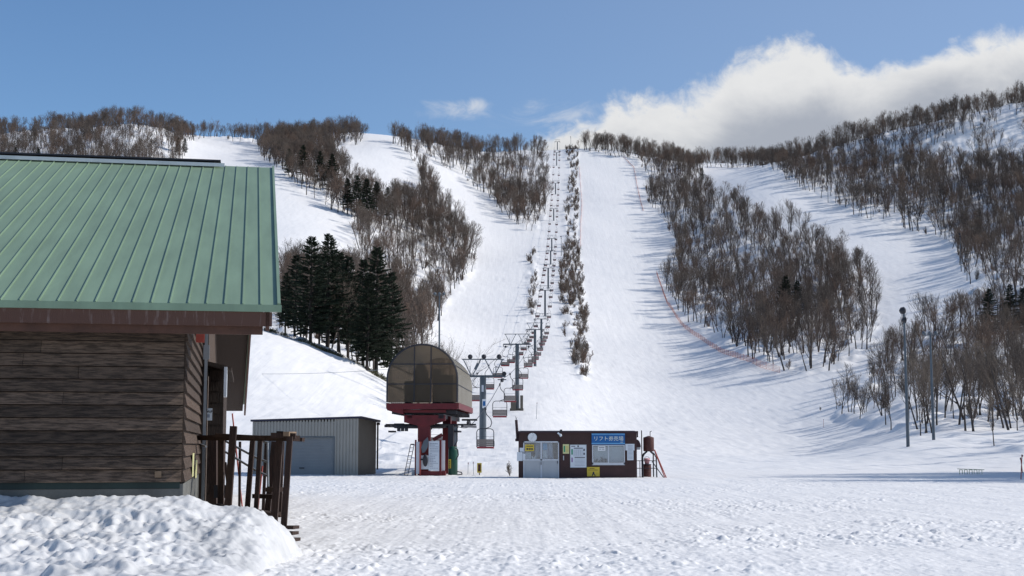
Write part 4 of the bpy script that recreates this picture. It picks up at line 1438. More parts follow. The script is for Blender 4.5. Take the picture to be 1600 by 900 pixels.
    for sx_ in (-1, 1):
        g = MB(); g.bar((sx_ * 2.2, 1.0, zw + .02), (sx_ * 2.2, Ln + .6, zw + .12), .14, .14)
        g.bar((sx_ * .6, 1.4, zw + .1), (sx_ * 2.25, 1.4, zw + .1), .1, .1); g.bar((sx_ * .6, Ln - .5, zw + .25), (sx_ * 2.3, Ln - .5, zw + .25), .1, .1)
        for i in range(3):
            g.lathe([(.17, zw - .34), (.17, zw - .24)], (sx_ * 1.9, 1.2 + i * .5, 0), 12)
        g.build('rope_guide', M['dark_metal'], root)
    sv = MB()
    for sx_ in (-1, 1):
        for i in range(4):
            sv.lathe([(.20, sx_ * 1.85 - .05), (.20, sx_ * 1.85 + .05)], (0, Ln - 1.6 + i * .55, zw + .30), 14, 'x')
        sv.bar((sx_ * 1.85, Ln - 1.8, zw + .34), (sx_ * 1.85, Ln + .3, zw + .34), .16, .05)
        sv.box(sx_ * 1.85 - .5, sx_ * 1.85 + .5, Ln - .2, Ln, zw + .5, zw + .62)
    sv.build('sheaves', M['dark_metal'], root)
    sv = MB()
    sv.bar((X(612), .6, zw), (X(652), .7, zw), .08, .08); sv.bar((X(614), .8, zw + .12), (X(630), .8, zw + .12), .1, .1)
    for px in (622, 628, 634):
        sv.lathe([(.1, zw - .28), (.1, zw - .04)], (X(px), .6, 0), 10)
    sv.build('guide_arm', M['dark_metal'], root)
    # notice board at the foot, with rows of writing
    q = MB(); q.box(X(671.5), X(688), -.32, -.27, Z(735), Z(690)); bd = q.build('notice_board', M['paper'], root)
    q = MB(); rn = random.Random(8)
    for i in range(16):
        z = 693.5 + i * 2.5
        x = 673.3
        while x < 685.5:
            wd = rn.uniform(.8, 2.6)
            q.box(X(x), X(min(x + wd, 686.6)), -.326, -.321, Z(z + (1.1 if i == 0 else .7)), Z(z)); x += wd + .5
            if rn.random() < .12: break
    q.build('print_lines', M['ink_grey'], bd)
    MB().box(X(659), X(688), -.26, -.2, Z(733), Z(712)).build('side_board', M['paper'], root)
    MB().box(X(652.3), X(659), -.35, -.3, Z(740), Z(691)).build('side_board', M['white_metal'], root)
    MB().box(X(690.5), X(696), -.1, -.05, Z(735), Z(689)).build('side_board', M['white'], root)
    MB().box(X(657.5), X(660), -.42, -.36, -.05, Z(691)).build('post', M['red_bright'], root)
    MB().box(X(688), X(691), -.34, -.2, -.05, Z(688)).build('post', M['red'], root)
    MB().box(X(650), X(652.2), -.3, -.1, -.05, Z(688)).build('post', M['red'], root)
    MB().box(X(659), X(697), -.2, .34, -.1, Z(736)).build('plinth', M['red'], root)
    q = MB(); q.add([(X(662), -.5, Z(708)), (X(660.5), -.5, Z(700)), (X(664), -.5, Z(690)), (X(670), -.5, Z(684)), (X(671.5), -.5, Z(690)), (X(670), -.5, Z(700)), (X(666), -.5, Z(707)),
                     (X(662), -.44, Z(708)), (X(660.5), -.44, Z(700)), (X(664), -.44, Z(690)), (X(670), -.44, Z(684)), (X(671.5), -.44, Z(690)), (X(670), -.44, Z(700)), (X(666), -.44, Z(707))],
                    [tuple(range(7))[::-1], tuple(range(7, 14))] + [(i, (i + 1) % 7, 7 + (i + 1) % 7, 7 + i) for i in range(7)])
    q.build('deflector', M['grey_steel'], root)
    MB().bar((X(659.5), -.4, Z(718)), (X(667), -.5, Z(718)), .05, n=8).build('mirror_arm', M['dark_metal'], root)
    q = MB(); q.lathe([(.02, -.62), (.2, -.58), (.24, -.54), (.2, -.50)], (0, 0, 0), 18, 'y')
    mi = q.build('round_mirror', M['dark_metal'], root); mi.location = (X(667), 0, Z(719.5)); mi.scale = (.62, 1, 1.45)
    # ladder
    ld = MB()
    a0, a1 = Vector((X(633.5), -.3, -.05)), Vector((X(642), .2, Z(695)))
    b0, b1 = Vector((X(639), -.3, -.05)), Vector((X(647.5), .2, Z(695)))
    ld.tube([a0, a1], .022); ld.tube([b0, b1], .022)
    for i in range(8):
        t = (i + .6) / 8.5; ld.tube([a0.lerp(a1, t), b0.lerp(b1, t)], .015, 5)
    ld.tube([a1, b1], .04)
    ld.build('ladder', M['dark_metal'], root)
    q = MB(); q.box(X(645), X(651.5), -.2, .1, 0, Z(734)); q.build('control_box', M['panel_grey'], root)
    # green counterweight tube with hoops
    q = MB(); q.lathe([(7.4 * s, -.1), (7.4 * s, Z(722)), (7.2 * s, Z(705)), (6.2 * s, Z(698))], (X(705.5), 1.2, 0), 18)
    gt = q.build('counterweight_tube', M['bottle_green'], root, True)
    q = MB(); q.box(X(698), X(706), 1.0, 1.5, Z(700), Z(665)); q.build('guide_post', M['dark_metal'], gt)
    q = MB(); q.box(X(706.5), X(711), 1.4, 1.45, Z(697), Z(668)); q.build('guide_panel', M['galv'], gt)
    q = MB(); q.tube([(X(712), 1.2, Z(663)), (X(712), 1.2, Z(690)), (X(708), 1.2, Z(697))], .03); q.tube([(X(709), .7, Z(700)), (X(714), .7, Z(703)), (X(715), .7, Z(712)), (X(711), .7, Z(719))], .035)
    q.tube([(X(713), .8, Z(737)), (X(720), .6, Z(738)), (X(721.5), .5, Z(741)), (X(714), .5, Z(742))], .03)
    q.build('hoop_pipe', M['dark_metal'], gt)
    q = MB(); q.box(X(699.3), X(703), .85, .90, Z(732), Z(718)); yb = q.build('yellow_sign', M['yellow'], gt)
    q = MB()
    for i in range(4): q.box(X(700.3), X(702), .843, .849, Z(722 + i * 3), Z(720.3 + i * 3))
    q.build('print_lines', M['ink'], yb)
    return Z(667)


ZW = make_station()
# small yellow sign on a stake
c = P(749, 744, 80.5)
r_ = empty('stake_sign', (c.x, c.y, ground1(c.x, c.y)))
tag(r_, 'small dull yellow sign on a stake in the snow right of the lift station', 'sign')
s = 80.5 / 2200
MB().box(-.03, .03, 0, .04, -.1, 10 * s).build('stake', M['pale_wood'], r_)
b_ = MB().box(-3.5 * s, 3.5 * s, -.035, -.002, 4 * s, 19 * s).build('board', M['yellow'], r_)
MB().box(-2 * s, 2 * s, -.041, -.036, 6 * s, 17 * s).build('print_lines', M['rust'], b_)

# ------------------------------------------------------------------ pylons, rope, chairs
TW = [(136, 588), (225, 537), (342, 513), (420, 496), (486, 451), (560, 416), (638, 389), (680, 371), (772, 323), (883, 283), (978, 235), (1045, 218)]
OFF = 1.85


def make_pylon(h, first=False):
    """h: height of the rope above the ground"""
    root = empty('lift_pylon', (0, 0, 0))
    q = MB(); q.lathe([(.36, -1.5), (.33, h * .5), (.30, h + .25)], (0, 0, 0), 14); q.build('column', M['grey_steel'], root)
    q = MB(); q.bar((-2.2, 0, h + .32), (2.2, 0, h + .32), .16, .20)
    q.bar((-2.2, -.25, h + .05), (-2.2, .25, h + .35), .1, .1); q.build('crossarm', M['grey_steel'], root)
    f = MB(); t = h + 1.95
    f.bar((-2.05, 0, t), (2.05, 0, t), .10, .10)
    for a_, b_ in (((-1.9, 0, t), (-1.15, 0, h + .4)), ((-.2, 0, t), (-1.0, 0, h + .4)), ((1.9, 0, t), (1.15, 0, h + .4)), ((.2, 0, t), (1.0, 0, h + .4))):
        f.bar(a_, b_, .09, .09)
    f.build('lifting_frame', M['grey_steel'], root)
    for sx_ in (-1, 1):
        g = MB(); g.bar((sx_ * OFF, -1.3, h - .05), (sx_ * OFF, 1.3, h + .12), .12, .14)
        for i in range(6):
            g.lathe([(.15, sx_ * OFF - .09), (.15, sx_ * OFF + .09)], (0, -1.2 + i * .48, h - .17 + i * .03), 10, 'x')
        g.box(sx_ * OFF - .42, sx_ * OFF + .42, -.3, -.2, h - .06, h + .02)
        g.build('sheave_train', M['dark_metal'], root)
        g = MB(); g.bar((sx_ * 1.25, -.5, h + .36), (sx_ * 1.25, .5, h + .36), .5, .03)
        for yy in (-.45, .45):
            g.tube([(sx_ * 1.25, yy, h + .37), (sx_ * 1.25, yy, h + 1.25)], .018, 5)
        g.tube([(sx_ * 1.25, -.45, h + 1.25), (sx_ * 1.25, .45, h + 1.25)], .018, 5)
        g.build('work_platform', M['grey_steel'], root)
    l = MB()
    for sx_ in (-.17, .17): l.tube([(sx_, -.42, .6), (sx_, -.42, h + .3)], .016, 5)
    z = .8
    while z < h:
        l.tube([(-.17, -.42, z), (.17, -.42, z)], .012, 5); z += .4
    l.build('ladder', M['grey_steel'], root)
    if first:
        for x in (-1.25, .08, 1.55):
            g = MB(); g.lathe([(.05, -.1), (.2, 0.0), (.24, .14), (.1, .2)], (x, 0, t + .26), 14, 'y'); g.bar((x, 0, t), (x, 0, t + .1), .05, .05)
            g.build('floodlight', M['dark_metal'], root)
        g = MB(); g.bar((-.75, -.15, h + .95), (-.45, -.15, h + 1.55), .38, .25); g.build('junction_box', M['grey_steel'], root)
        g = MB(); g.lathe([(.22, -.1), (.22, .12)], (2.05, 0, h + .55), 12, 'y'); g.build('loudspeaker', M['dark_metal'], root)
        g = MB(); g.box(-.1, .1, -.44, -.40, h - 1.2, h - .55); g.build('notice', M['white_metal'], root)
        g = MB(); g.box(-.03, .35, -.44, -.40, h - 2.75, h - 1.9); n = g.build('notice', M['white'], root)
        g = MB(); g.box(.03, .27, -.447, -.441, h - 2.55, h - 2.1); g.build('symbol', M['blue'], n)
    return root


ordn = ['nearest', 'second', 'third', 'fourth', 'fifth', 'sixth', 'seventh', 'eighth', 'ninth', 'tenth', 'eleventh', 'topmost']
rope_pts = []
for k, (Y, py) in enumerate(TW):
    x = axis(Y)
    zg = ground1(x, Y)
    zr = P(0, py + (4 if k else 5), Y).z
    h = max(6.0, min(12.5, zr - zg))
    if k == 0: h = zr - zg
    t = make_pylon(h, k == 0)
    t.location = (x, Y, zg)
    t.rotation_euler = (0, 0, -math.atan(AX))
    rope_pts.append((Y, zg + h))
    lab = {0: 'nearest grey lift pylon with three floodlights behind the barrel hood station', 11: 'topmost lift pylon standing on the ridge against the sky'}.get(k, 'grey steel lift pylon, %s up the hill from the base station' % ordn[k])
    tag(t, lab, 'pylon', 'pylons of the chairlift')
    if k == 1:
        g = MB(); g.box(-1.0, -.15, -.9, -.4, -.6, 1.5); g.box(-1.15, 1.0, -.5, .5, -1, .35); g.box(.5, .95, -.7, -.3, -.5, 2.4)
        g.build('base_box', M['tan_sheet'], t)
rope_pts = [(82.4, ZW), (92, ZW + .12)] + rope_pts
RY = np.array([p[0] for p in rope_pts]); RZ = np.array([p[1] for p in rope_pts])


def rope_z(Y):
    z = float(np.interp(Y, RY, RZ))
    i = int(np.clip(np.searchsorted(RY, Y) - 1, 0, len(RY) - 2))
    t = (Y - RY[i]) / (RY[i + 1] - RY[i])
    return z - 4 * t * (1 - t) * (RY[i + 1] - RY[i]) * 0.008


q = MB()
for sd_ in (-1, 1):
    pts = []
    for i in range(len(RY) - 1):
        for k in range(5):
            Y = RY[i] + (RY[i + 1] - RY[i]) * k / 5
            pts.append((axis(Y) + sd_ * OFF, Y, rope_z(Y)))
    pts.append((axis(RY[-1]) + sd_ * OFF, RY[-1], RZ[-1]))
    q.tube(pts, .026, 5)
g = [(axis(82.4) + OFF * math.cos(a), 82.4 - OFF * math.sin(a), ZW) for a in [i * math.pi / 10 for i in range(11)]]
q.tube(g, .026, 5)
rp = q.build('haul_rope', M['dark_metal'])
tag(rp, 'steel haul rope of the chairlift running up the hill over the pylons', 'rope')


def make_chair():
    root = empty('lift_chair', (0, 0, 0))
    q = MB(); q.tube([(0, 0, .08), (0, 0, -.15), (.10, 0, -.45), (.42, 0, -.8), (.50, 0, -1.1), (.40, 0, -1.38), (.10, 0, -1.5), (0, 0, -1.52)], .036, 6); q.build('hanger', M['dark_metal'], root)
    q = MB(); q.box(-.07, .07, -.22, .22, -.1, .1); q.build('rope_grip', M['dark_metal'], root)
    w = .66
    f = MB()
    f.tube([(-w, 0, -2.95), (-w, 0, -1.78), (-w + .08, 0, -1.62), (-w + .25, 0, -1.54), (w - .25, 0, -1.54), (w - .08, 0, -1.62), (w, 0, -1.78), (w, 0, -2.95)], .034, 6)
    for sx_ in (-w, w):
        f.tube([(sx_, 0, -2.45), (sx_, .40, -2.5), (sx_, .46, -2.85), (sx_, .0, -2.92)], .018, 5)
    f.tube([(-w, .0, -2.15), (w, 0, -2.15)], .012, 5)
    f.tube([(-w, .02, -2.93), (w, .02, -2.93)], .02, 5)
    f.tube([(0, 0, -1.54), (0, 0, -1.75)], .015, 5)
    f.build('frame', M['dark_metal'], root)
    q = MB()
    for i in range(4):
        q.box(-w + .03, w - .03, -.03, .0, -2.88 + i * .135, -2.88 + i * .135 + .125)
    q.build('backrest', M['seat_wood'], root)
    q = MB(); q.box(-w + .02, w - .02, -.08, .46, -3.06, -2.905); q.build('seat', M['seat_red'], root)
    return root


ch0 = make_chair()
used = False
for side, sd_, Y0 in (('right', 1, 109.0), ('left', -1, 110.5)):
    Y, k = Y0, 1
    while Y < 1030:
        c = ch0 if not used else copy_tree(ch0)
        used = True
        c.location = (axis(Y) + sd_ * OFF, Y, rope_z(Y) - .03)
        c.rotation_euler = (0, 0, (math.pi if sd_ < 0 else 0) - math.atan(AX) + random.Random(k).uniform(-.06, .06))
        suf = {1: 'st', 2: 'nd', 3: 'rd'}.get(k % 10 if k % 100 not in (11, 12, 13) else 0, 'th')
        tag(c, 'empty lift chair on the %s-hand rope, %d%s up from the base station' % (side, k, suf), 'lift chair', 'chairs hanging from the lift rope')
        Y += 22.6; k += 1
# ------------------------------------------------------------------ light poles, nets, small things
def Yat(px, py, y0=90, y1=1080):
    """distance at which the ground is seen at that pixel"""
    Ys = np.linspace(y0, y1, 1500)
    q = (px - 800) / (FP * .993)
    z = ground(q * Ys, Ys)
    _, yy = proj(q * Ys, Ys, z)
    i = np.argmax(yy <= py)
    return float(Ys[i]) if (yy <= py).any() else y1


def light_pole(px, ytop, ybot, Y, label, kind=0):
    if Y is None:
        Y = Yat(px, ybot)
    c = P(px, ybot, Y)
    zg = ground1(c.x, Y) - .2
    zt = P(px, ytop, Y).z
    h = max(4, zt - zg)
    r = empty('light_pole', (c.x, Y, zg))
    tag(r, label, 'light pole', 'floodlight poles beside the slopes')
    k = Y / 130
    rr = .17 if Y < 160 else .16
    q = MB(); q.lathe([(rr, -.5), (rr * .8, h * .5), (rr * .55, h)], (0, 0, 0), 10); q.build('pole', M['grey_steel'], r)
    l = MB()
    if kind == 0:
        l.lathe([(.05, -.35), (.3, -.2), (.36, .1), (.2, .25)], (-.1, 0, h + .1), 12, 'x'); l.lathe([(.05, -.3), (.26, -.15), (.3, .1)], (.05, 0, h - .8), 12, 'x')
    else:
        l.bar((-.6, 0, h - .1), (.6, 0, h - .1), .07, .07)
        for x in (-.6, 0, .6):
            l.lathe([(.05, -.2), (.16, -.1), (.21, .1)], (x, 0, h + .1), 10, 'y')
    l.build('floodlight', M['grey_steel'] if kind else M['dark_metal'], r)
    return r


light_pole(1418.5, 487, 685, 133, 'tall dark floodlight pole rising above the bare trees at the right edge')
light_pole(1459, 522, 690, 140, 'grey floodlight pole with a row of lamps among the right-hand bare trees', 1)
light_pole(686, 460, 600, 186, 'grey floodlight pole behind the barrel hood of the lift station', 1)
light_pole(1502, 366, 424, None, 'thin floodlight pole at the top right edge of the right-hand slope')
light_pole(1294, 292, 317, None, 'thin pole at the wood edge high on the right-hand slope')
light_pole(1361, 314, 344, None, 'thin pole below the wooded hillside halfway along the right-hand slope')
light_pole(877, 370, 400, None, 'thin pole beside the chairlift line half way up')
light_pole(892, 214, 240, 1050, 'thin pole on the skyline beside the top pylon')


def net_fence(name, label, pts, hgt, group, post_gap=4.0, mat='orange', dens=.55):
    """safety net on posts that follows the snow; pts are (px, Y)"""
    W_ = []
    for px, Y in pts:
        X = (px - 800) / (FP * .993) * Y
        W_.append(Vector((X, Y, 0)))
    # resample
    out = []
    for a, b in zip(W_[:-1], W_[1:]):
        L = (b - a).length; n = max(1, int(L / post_gap))
        for i in range(n):
            out.append(a.lerp(b, i / n))
    out.append(W_[-1])
    G = [Vector((p.x, p.y, ground1(p.x, p.y))) for p in out]
    r = empty(name, G[0])
    tag(r, label, 'safety net', group)
    o = r.location.copy()
    post, net = MB(), MB()
    ups = []
    rn = random.Random(len(pts))
    for p in G:
        t = p + Vector((rn.uniform(-.1, .1), 0, hgt * rn.uniform(.85, 1.08)))
        ups.append(t)
    k = 0
    for p, t in zip(G, ups):
        if k < 95:
            MB().tube([p - o - Vector((0, 0, .3)), t - o], .035, 5).build('post', M['red_bright'], r)
        k += 1
    for i in range(len(G) - 1):
        a, b, ta, tb = G[i] - o, G[i + 1] - o, ups[i] - o, ups[i + 1] - o
        for f in (.06, .28, .5, .72, .95):
            sag = -.08 * (f)
            m = (a.lerp(ta, f) + b.lerp(tb, f)) / 2 + Vector((0, 0, sag))
            net.bar(a.lerp(ta, f), m, .03, .04); net.bar(m, b.lerp(tb, f), .03, .04)
        n = int(post_gap / dens)
        for j in range(1, n):
            t = j / n
            net.bar(a.lerp(b, t) + Vector((0, 0, .05)), ta.lerp(tb, t) - Vector((0, 0, .12)), .018, .018)
    net.build('net', M[mat], r)


net_fence('safety_net', 'orange safety net curving along the lower edge of the wedge-shaped wood',
          [(x, Yat(x, y)) for x, y in ((1026, 428), (1034, 452), (1042, 475), (1055, 495), (1070, 514), (1090, 528), (1115, 545), (1150, 560), (1185, 574), (1215, 583))], 1.6, 'orange nets along the main slope')
net_fence('safety_net', 'faint orange safety net at the upper right edge of the main slope',
          [(x, Yat(x, y)) for x, y in ((975, 246), (992, 262), (996, 285), (1000, 305), (1006, 330))], 1.0, 'orange nets along the main slope', 6)
net_fence('safety_net', 'faint orange safety net between the main slope and the lift shrubs',
          [(x, Yat(x, y)) for x, y in ((906, 262), (908, 290), (910, 320), (908, 350), (907, 385))], 0.9, 'orange nets along the main slope', 6)


def marker(px, py, Y, h, label, lean=.0, m='red_bright', w=.025):
    c = P(px, py, Y); z = ground1(c.x, Y)
    r = empty('marker_pole', (c.x, Y, z)); tag(r, label, 'pole')
    MB().tube([(0, 0, -.2), (lean * .5, 0, h * .5), (lean, 0, h)], w, 6).build('pole', M[m], r)
    MB().lathe([(w * 1.6, h - .12), (w * 1.6, h - .02)], (lean, 0, 0), 8).build('tip', M['red'], r)


marker(1287, 667, Yat(1287, 667, 80), 1.3, 'short red marker pole on the snow left of the right-hand trees')
marker(1594, 728, 72, 1.25, 'red marker pole at the far right edge of the snow', .12)
marker(1597, 712, 84, .9, 'second red stub pole at the far right edge behind a leaning one', -.1)
marker(838, 655, Yat(838, 655, 80), 2.3, 'thin dark pole on the slope right of the second pylon', .1, 'grey_steel')
marker(731, 738, 82, .7, 'thin grey stick in the snow left of the stake sign', .02, 'galv', .014)
marker(740, 739, 81.5, .75, 'thin grey stick in the snow just beside the stake sign', -.02, 'galv', .014)
marker(1518, 472, Yat(1518, 472), 4, 'pale pole at the edge of the wood above the right-hand slope', .0, 'galv', .06)

# little green frame half buried at the right
c = P(1516, 733, 82)
r_ = empty('bike_rack', (c.x, 82, ground1(c.x, 82) - .05), R(-12)); tag(r_, 'low pale green metal rack half buried in snow at the right', 'rack')
for i in range(5):
    x = -.6 + i * .27
    MB().tube([(x, 0, -.1), (x, 0, .30), (x + .16, 0, .30), (x + .16, 0, -.1)], .018, 6).build('hoop', M['pale_green'], r_)
MB().tube([(-.72, 0, .36), (.78, 0, .31)], .02, 6).build('rail', M['pale_green'], r_)

# low rope line across the left slope
q = MB()
a, b = P(330, 582, 175), P(606, 577, 150)
n = 16
pts = [a.lerp(b, i / n) + Vector((0, 0, -.8 * 4 * (i / n) * (1 - i / n) * .4)) for i in range(n + 1)]
o = q.tube(pts, .02, 5).build('guy_wire', M['galv'])
tag(o, 'thin wire strung across the left snow slope behind the shed', 'wire')


# ------------------------------------------------------------------ trees
class TB:
    """triangle strips for limbs, collected in numpy-friendly lists"""
    def __init__(s):
        s.v, s.f = [], []

    def limb(s, pts, rad, n):
        o = len(s.v)
        m = len(pts)
        for i, p in enumerate(pts):
            t = (pts[min(i + 1, m - 1)] - pts[max(i - 1, 0)]).normalized()
            u = Vector((1, 0, 0)) if abs(t.x) < .8 else Vector((0, 1, 0))
            a = t.cross(u).normalized(); b = t.cross(a)
            if i == m - 1 and rad[i] < .004:
                s.v.append(tuple(p)); continue
            for k in range(n):
                g = 2 * math.pi * k / n
                s.v.append(tuple(p + (a * math.cos(g) + b * math.sin(g)) * rad[i]))
        tipped = rad[-1] < .004
        for i in range(m - 1):
            for k in range(n):
                k2 = (k + 1) % n
                if i == m - 2 and tipped:
                    s.f.append((o + i * n + k, o + i * n + k2, o + (i + 1) * n))
                else:
                    s.f.append((o + i * n + k, o + i * n + k2, o + (i + 1) * n + k2, o + (i + 1) * n + k))

    def build(s, name, mat, parent=None):
        me = bpy.data.meshes.new(name)
        me.from_pydata(s.v, [], s.f)
        me.materials.append(mat)
        me.polygons.foreach_set('use_smooth', [True] * len(me.polygons))
        o = bpy.data.objects.new(name, me)
        COL.objects.link(o)
        if parent: o.parent = parent
        return o


def rv(rn, s):
    return Vector((rn.gauss(0, s), rn.gauss(0, s), rn.gauss(0, s)))


def bare_tree(name, seed, H, thick, nl, nb, ntw, extra, tw_r, twig, bark, spread=1.0, first=.3, stems=1):
    """bare broadleaf tree: trunk, limbs, branches, twigs (+ extra fine twigs)"""
    rn = random.Random(seed)
    T, C = TB(), TB()

    def path(p, d, L, n, wand, up):
        pts = [p.copy()]
        for i in range(n):
            d = (d + rv(rn, wand) + Vector((0, 0, up))).normalized()
            p = p + d * (L / n)
            pts.append(p.copy())
        return pts

    def sub(pts, t):
        x = t * (len(pts) - 1); i = min(int(x), len(pts) - 2)
        return pts[i].lerp(pts[i + 1], x - i), (pts[i + 1] - pts[i]).normalized()

    def off(d, ang):
        u = rv(rn, 1); u = (u - d * u.dot(d)).normalized()
        return (d * math.cos(ang) + u * math.sin(ang)).normalized()

    for st in range(stems):
        d0 = Vector((rn.gauss(0, .07), rn.gauss(0, .07), 1)).normalized() if stems == 1 else Vector((rn.gauss(0, .22), rn.gauss(0, .22), 1)).normalized()
        h = H * (1 if st == 0 else rn.uniform(.7, .95))
        tr = path(Vector((rn.uniform(-.2, .2) * (stems > 1), rn.uniform(-.2, .2) * (stems > 1), -.6)), d0, h * .93, 9, .055, .02)
        rt = [thick * (1 - i / 9) ** .8 * (1.0) + .012 for i in range(10)]
        rt[0] *= 1.35
        T.limb(tr, rt, 7 if thick > .12 else 5)
        for i in range(nl):
            t = first + (1 - first) * (i + rn.random() * .8) / nl
            t = min(t, .97)
            p, d = sub(tr, t)
            L = h * (.50 * (1 - t) + .13) * rn.uniform(.75, 1.2) * spread
            dd = off(d, rn.uniform(.42, .85) * (1.15 if spread > 1 else .85))
            lp = path(p, dd, L, 5, .11, .17)
            r0 = max(tw_r * 2.2, thick * (1 - t) * .55 + .015)
            C.limb(lp, [r0 * (1 - k / 5.6) for k in range(6)], 4)
            for j in range(nb):
                t2 = .2 + .8 * (j + rn.random()) / nb
                p2, d2 = sub(lp, min(t2, .99))
                L2 = L * rn.uniform(.34, .60) * (1.25 - t2 * .6)
                bp = path(p2, off(d2, rn.uniform(.35, .8)), L2, 3, .12, .16)
                C.limb(bp, [tw_r * 2.0, tw_r * 1.6, tw_r * 1.2, tw_r * .8], 3)
                for k in range(ntw):
                    t3 = .15 + .85 * (k + rn.random()) / ntw
                    p3, d3 = sub(bp, min(t3, .99))
                    L3 = max(.35, L2 * rn.uniform(.4, .75))
                    tp = path(p3, off(d3, rn.uniform(.35, .8)), L3, 2, .13, .15)
                    C.limb(tp, [tw_r, tw_r * .75, .002], 3)
                    for e in range(extra):
                        p4, d4 = sub(tp, rn.uniform(.2, .95))
                        ep = [p4, p4 + off(d4, rn.uniform(.4, .9)) * L3 * rn.uniform(.35, .6)]
                        C.limb(ep, [tw_r * .7, .002], 3)
    root = empty(name, (0, 0, 0))
    T.build('trunk', bark, root)
    C.build('crown', twig, root)
    return root


def spruce(seed, H, wmax, clear=.18, dens=1.0):
    rn = random.Random(seed)
    T, C = TB(), TB()
    tr = [Vector((0, 0, -.6))]
    for i in range(8): tr.append(Vector((rn.gauss(0, .06), rn.gauss(0, .06), H * (i + 1) / 8)))
    T.limb(tr, [.26 * H / 17 * (1 - i / 8.6) + .01 for i in range(9)], 7)
    z = H * clear
    while z < H * .985:
        f = (z - H * clear) / (H * (1 - clear))
        R0 = wmax * (1 - f) ** .72 * (.55 + .45 * min(1, f / .18)) + .18
        nb = max(4, int((7.5 - 3 * f) * dens))
        base = rn.random() * 6.28
        for k in range(nb):
            if rn.random() < .10: continue
            az = base + k * 6.283 / nb + rn.gauss(0, .2)
            L = R0 * rn.uniform(.6, 1.15)
            el = rn.uniform(-.12, .16) + f * .45
            p = Vector((0, 0, z + rn.gauss(0, .1)))
            pts = [p]
            m = 4
            for i in range(m):
                e = el - .16 * i / m * 2 + (.22 if i == m - 1 else 0)
                pts.append(pts[-1] + Vector((math.cos(az) * math.cos(e), math.sin(az) * math.cos(e), math.sin(e))) * L / m)
            T.limb(pts, [.035, .03, .022, .015, .003], 3)
            side = Vector((-math.sin(az), math.cos(az), 0))
            nn = int((9 + L * 11) * dens)
            for i in range(nn):
                t = .22 + .78 * (i + rn.random()) / nn
                x = t * m; a = min(int(x), m - 1); q = pts[a].lerp(pts[a + 1], x - a)
                out = (pts[a + 1] - pts[a]).normalized()
                ln = rn.uniform(.28, .55) * (1.25 - .6 * t)
                s_ = 1 if i % 2 else -1
                dr = (out * rn.uniform(.35, 1.0) + side * s_ * rn.uniform(.3, 1.0) + Vector((0, 0, rn.uniform(-.65, .12)))).normalized()
                nrm = dr.cross(Vector((rn.gauss(0, .5), rn.gauss(0, .5), 1))).normalized()
                w_ = rn.uniform(.05, .11)
                o = len(C.v)
                C.v += [tuple(q - nrm * w_ * .4), tuple(q + dr * ln * .5 - nrm * w_), tuple(q + dr * ln), tuple(q + dr * ln * .45 + nrm * w_)]
                C.f.append((o, o + 1, o + 2, o + 3))
                if rn.random() < .6:
                    d2 = Vector((dr.x * .4, dr.y * .4, -.7)).normalized()
                    n2 = d2.cross(side).normalized() if abs(d2.dot(side)) < .9 else side
                    o = len(C.v)
                    C.v += [tuple(q - n2 * .05), tuple(q + d2 * ln * .4 - n2 * .07), tuple(q + d2 * ln * .7), tuple(q + d2 * ln * .4 + n2 * .07)]
                    C.f.append((o, o + 1, o + 2, o + 3))
        z += rn.uniform(.26, .42) * (H / 17) / (.8 + .2 * dens) * (1.25 - .3 * f)
    root = empty('spruce_tree', (0, 0, 0))
    T.build('trunk', M['bark_dark'], root)
    C.build('crown', M['needles'], root)
    return root


# prototypes -------------------------------------------------------------
FINE = [bare_tree('bare_tree', 11 + i, 10.5, .115 + .02 * (i % 3), 12, 5, 5, 3, .0135, M['twig_pale' if i == 3 else 'twig'], M['bark'], (1.0, 1.2, .85, 1.0, 1.1)[i], (.35, .28, .42, .3, .25)[i]) for i in range(5)]
FAR = [bare_tree('bare_tree', 31 + i, 10.5, .17, 11, 5, 5, 2, .018, M['twig_red' if i in (2, 5) else 'twig'], M['bark'], (1.0, 1.35, .9, 1.2, 1.05, 1.2)[i], (.33, .28, .4, .25, .36, .3)[i]) for i in range(6)]
SHRUB = [bare_tree('bare_shrub', 61 + i, 4.5, .05, 7, 4, 4, 1, .018, M['twig_pale' if i == 0 else 'twig_red'], M['bark_pale' if i == 0 else 'bark'], .8, .12, 4) for i in range(3)]
SPR = [spruce(90 + i, 17, (4.5, 3.9, 4.2)[i], (.13, .2, .17)[i], 1.15) for i in range(3)]
protos_used = set()


def inst(proto):
    k = proto.name
    if k not in protos_used:
        protos_used.add(k)
        return proto
    return copy_tree(proto)


# the dark spruces by the lift ------------------------------------------
rt_ = random.Random(5)
SP = [(486, 368, 209, 'tall'), (513, 364, 214, 'tall'), (589, 384, 211, 'tall'), (462, 398, 222, 'mid'), (447, 425, 232, 'low'), (545, 400, 224, 'mid'), (568, 405, 230, 'mid'), (612, 425, 218, 'mid'),
      (530, 392, 238, 'mid'), (500, 420, 236, 'low'), (575, 432, 207, 'low')]
labs = ['tall dark spruce with the second highest tip in the clump left of the lift', 'tallest dark spruce of the clump left of the lift station', 'broad tall spruce at the right of the clump behind the barrel hood',
        'mid-sized spruce at the left side of the dark clump', 'lowest leftmost spruce beside the green roof edge', 'spruce in the middle of the clump, left one of two with level tips', 'spruce in the middle of the clump, right one of two with level tips',
        'rightmost spruce of the clump above the barrel hood', 'spruce hidden behind the middle of the dark clump', 'low spruce behind the two tallest of the clump', 'short spruce in front of the right half of the clump']
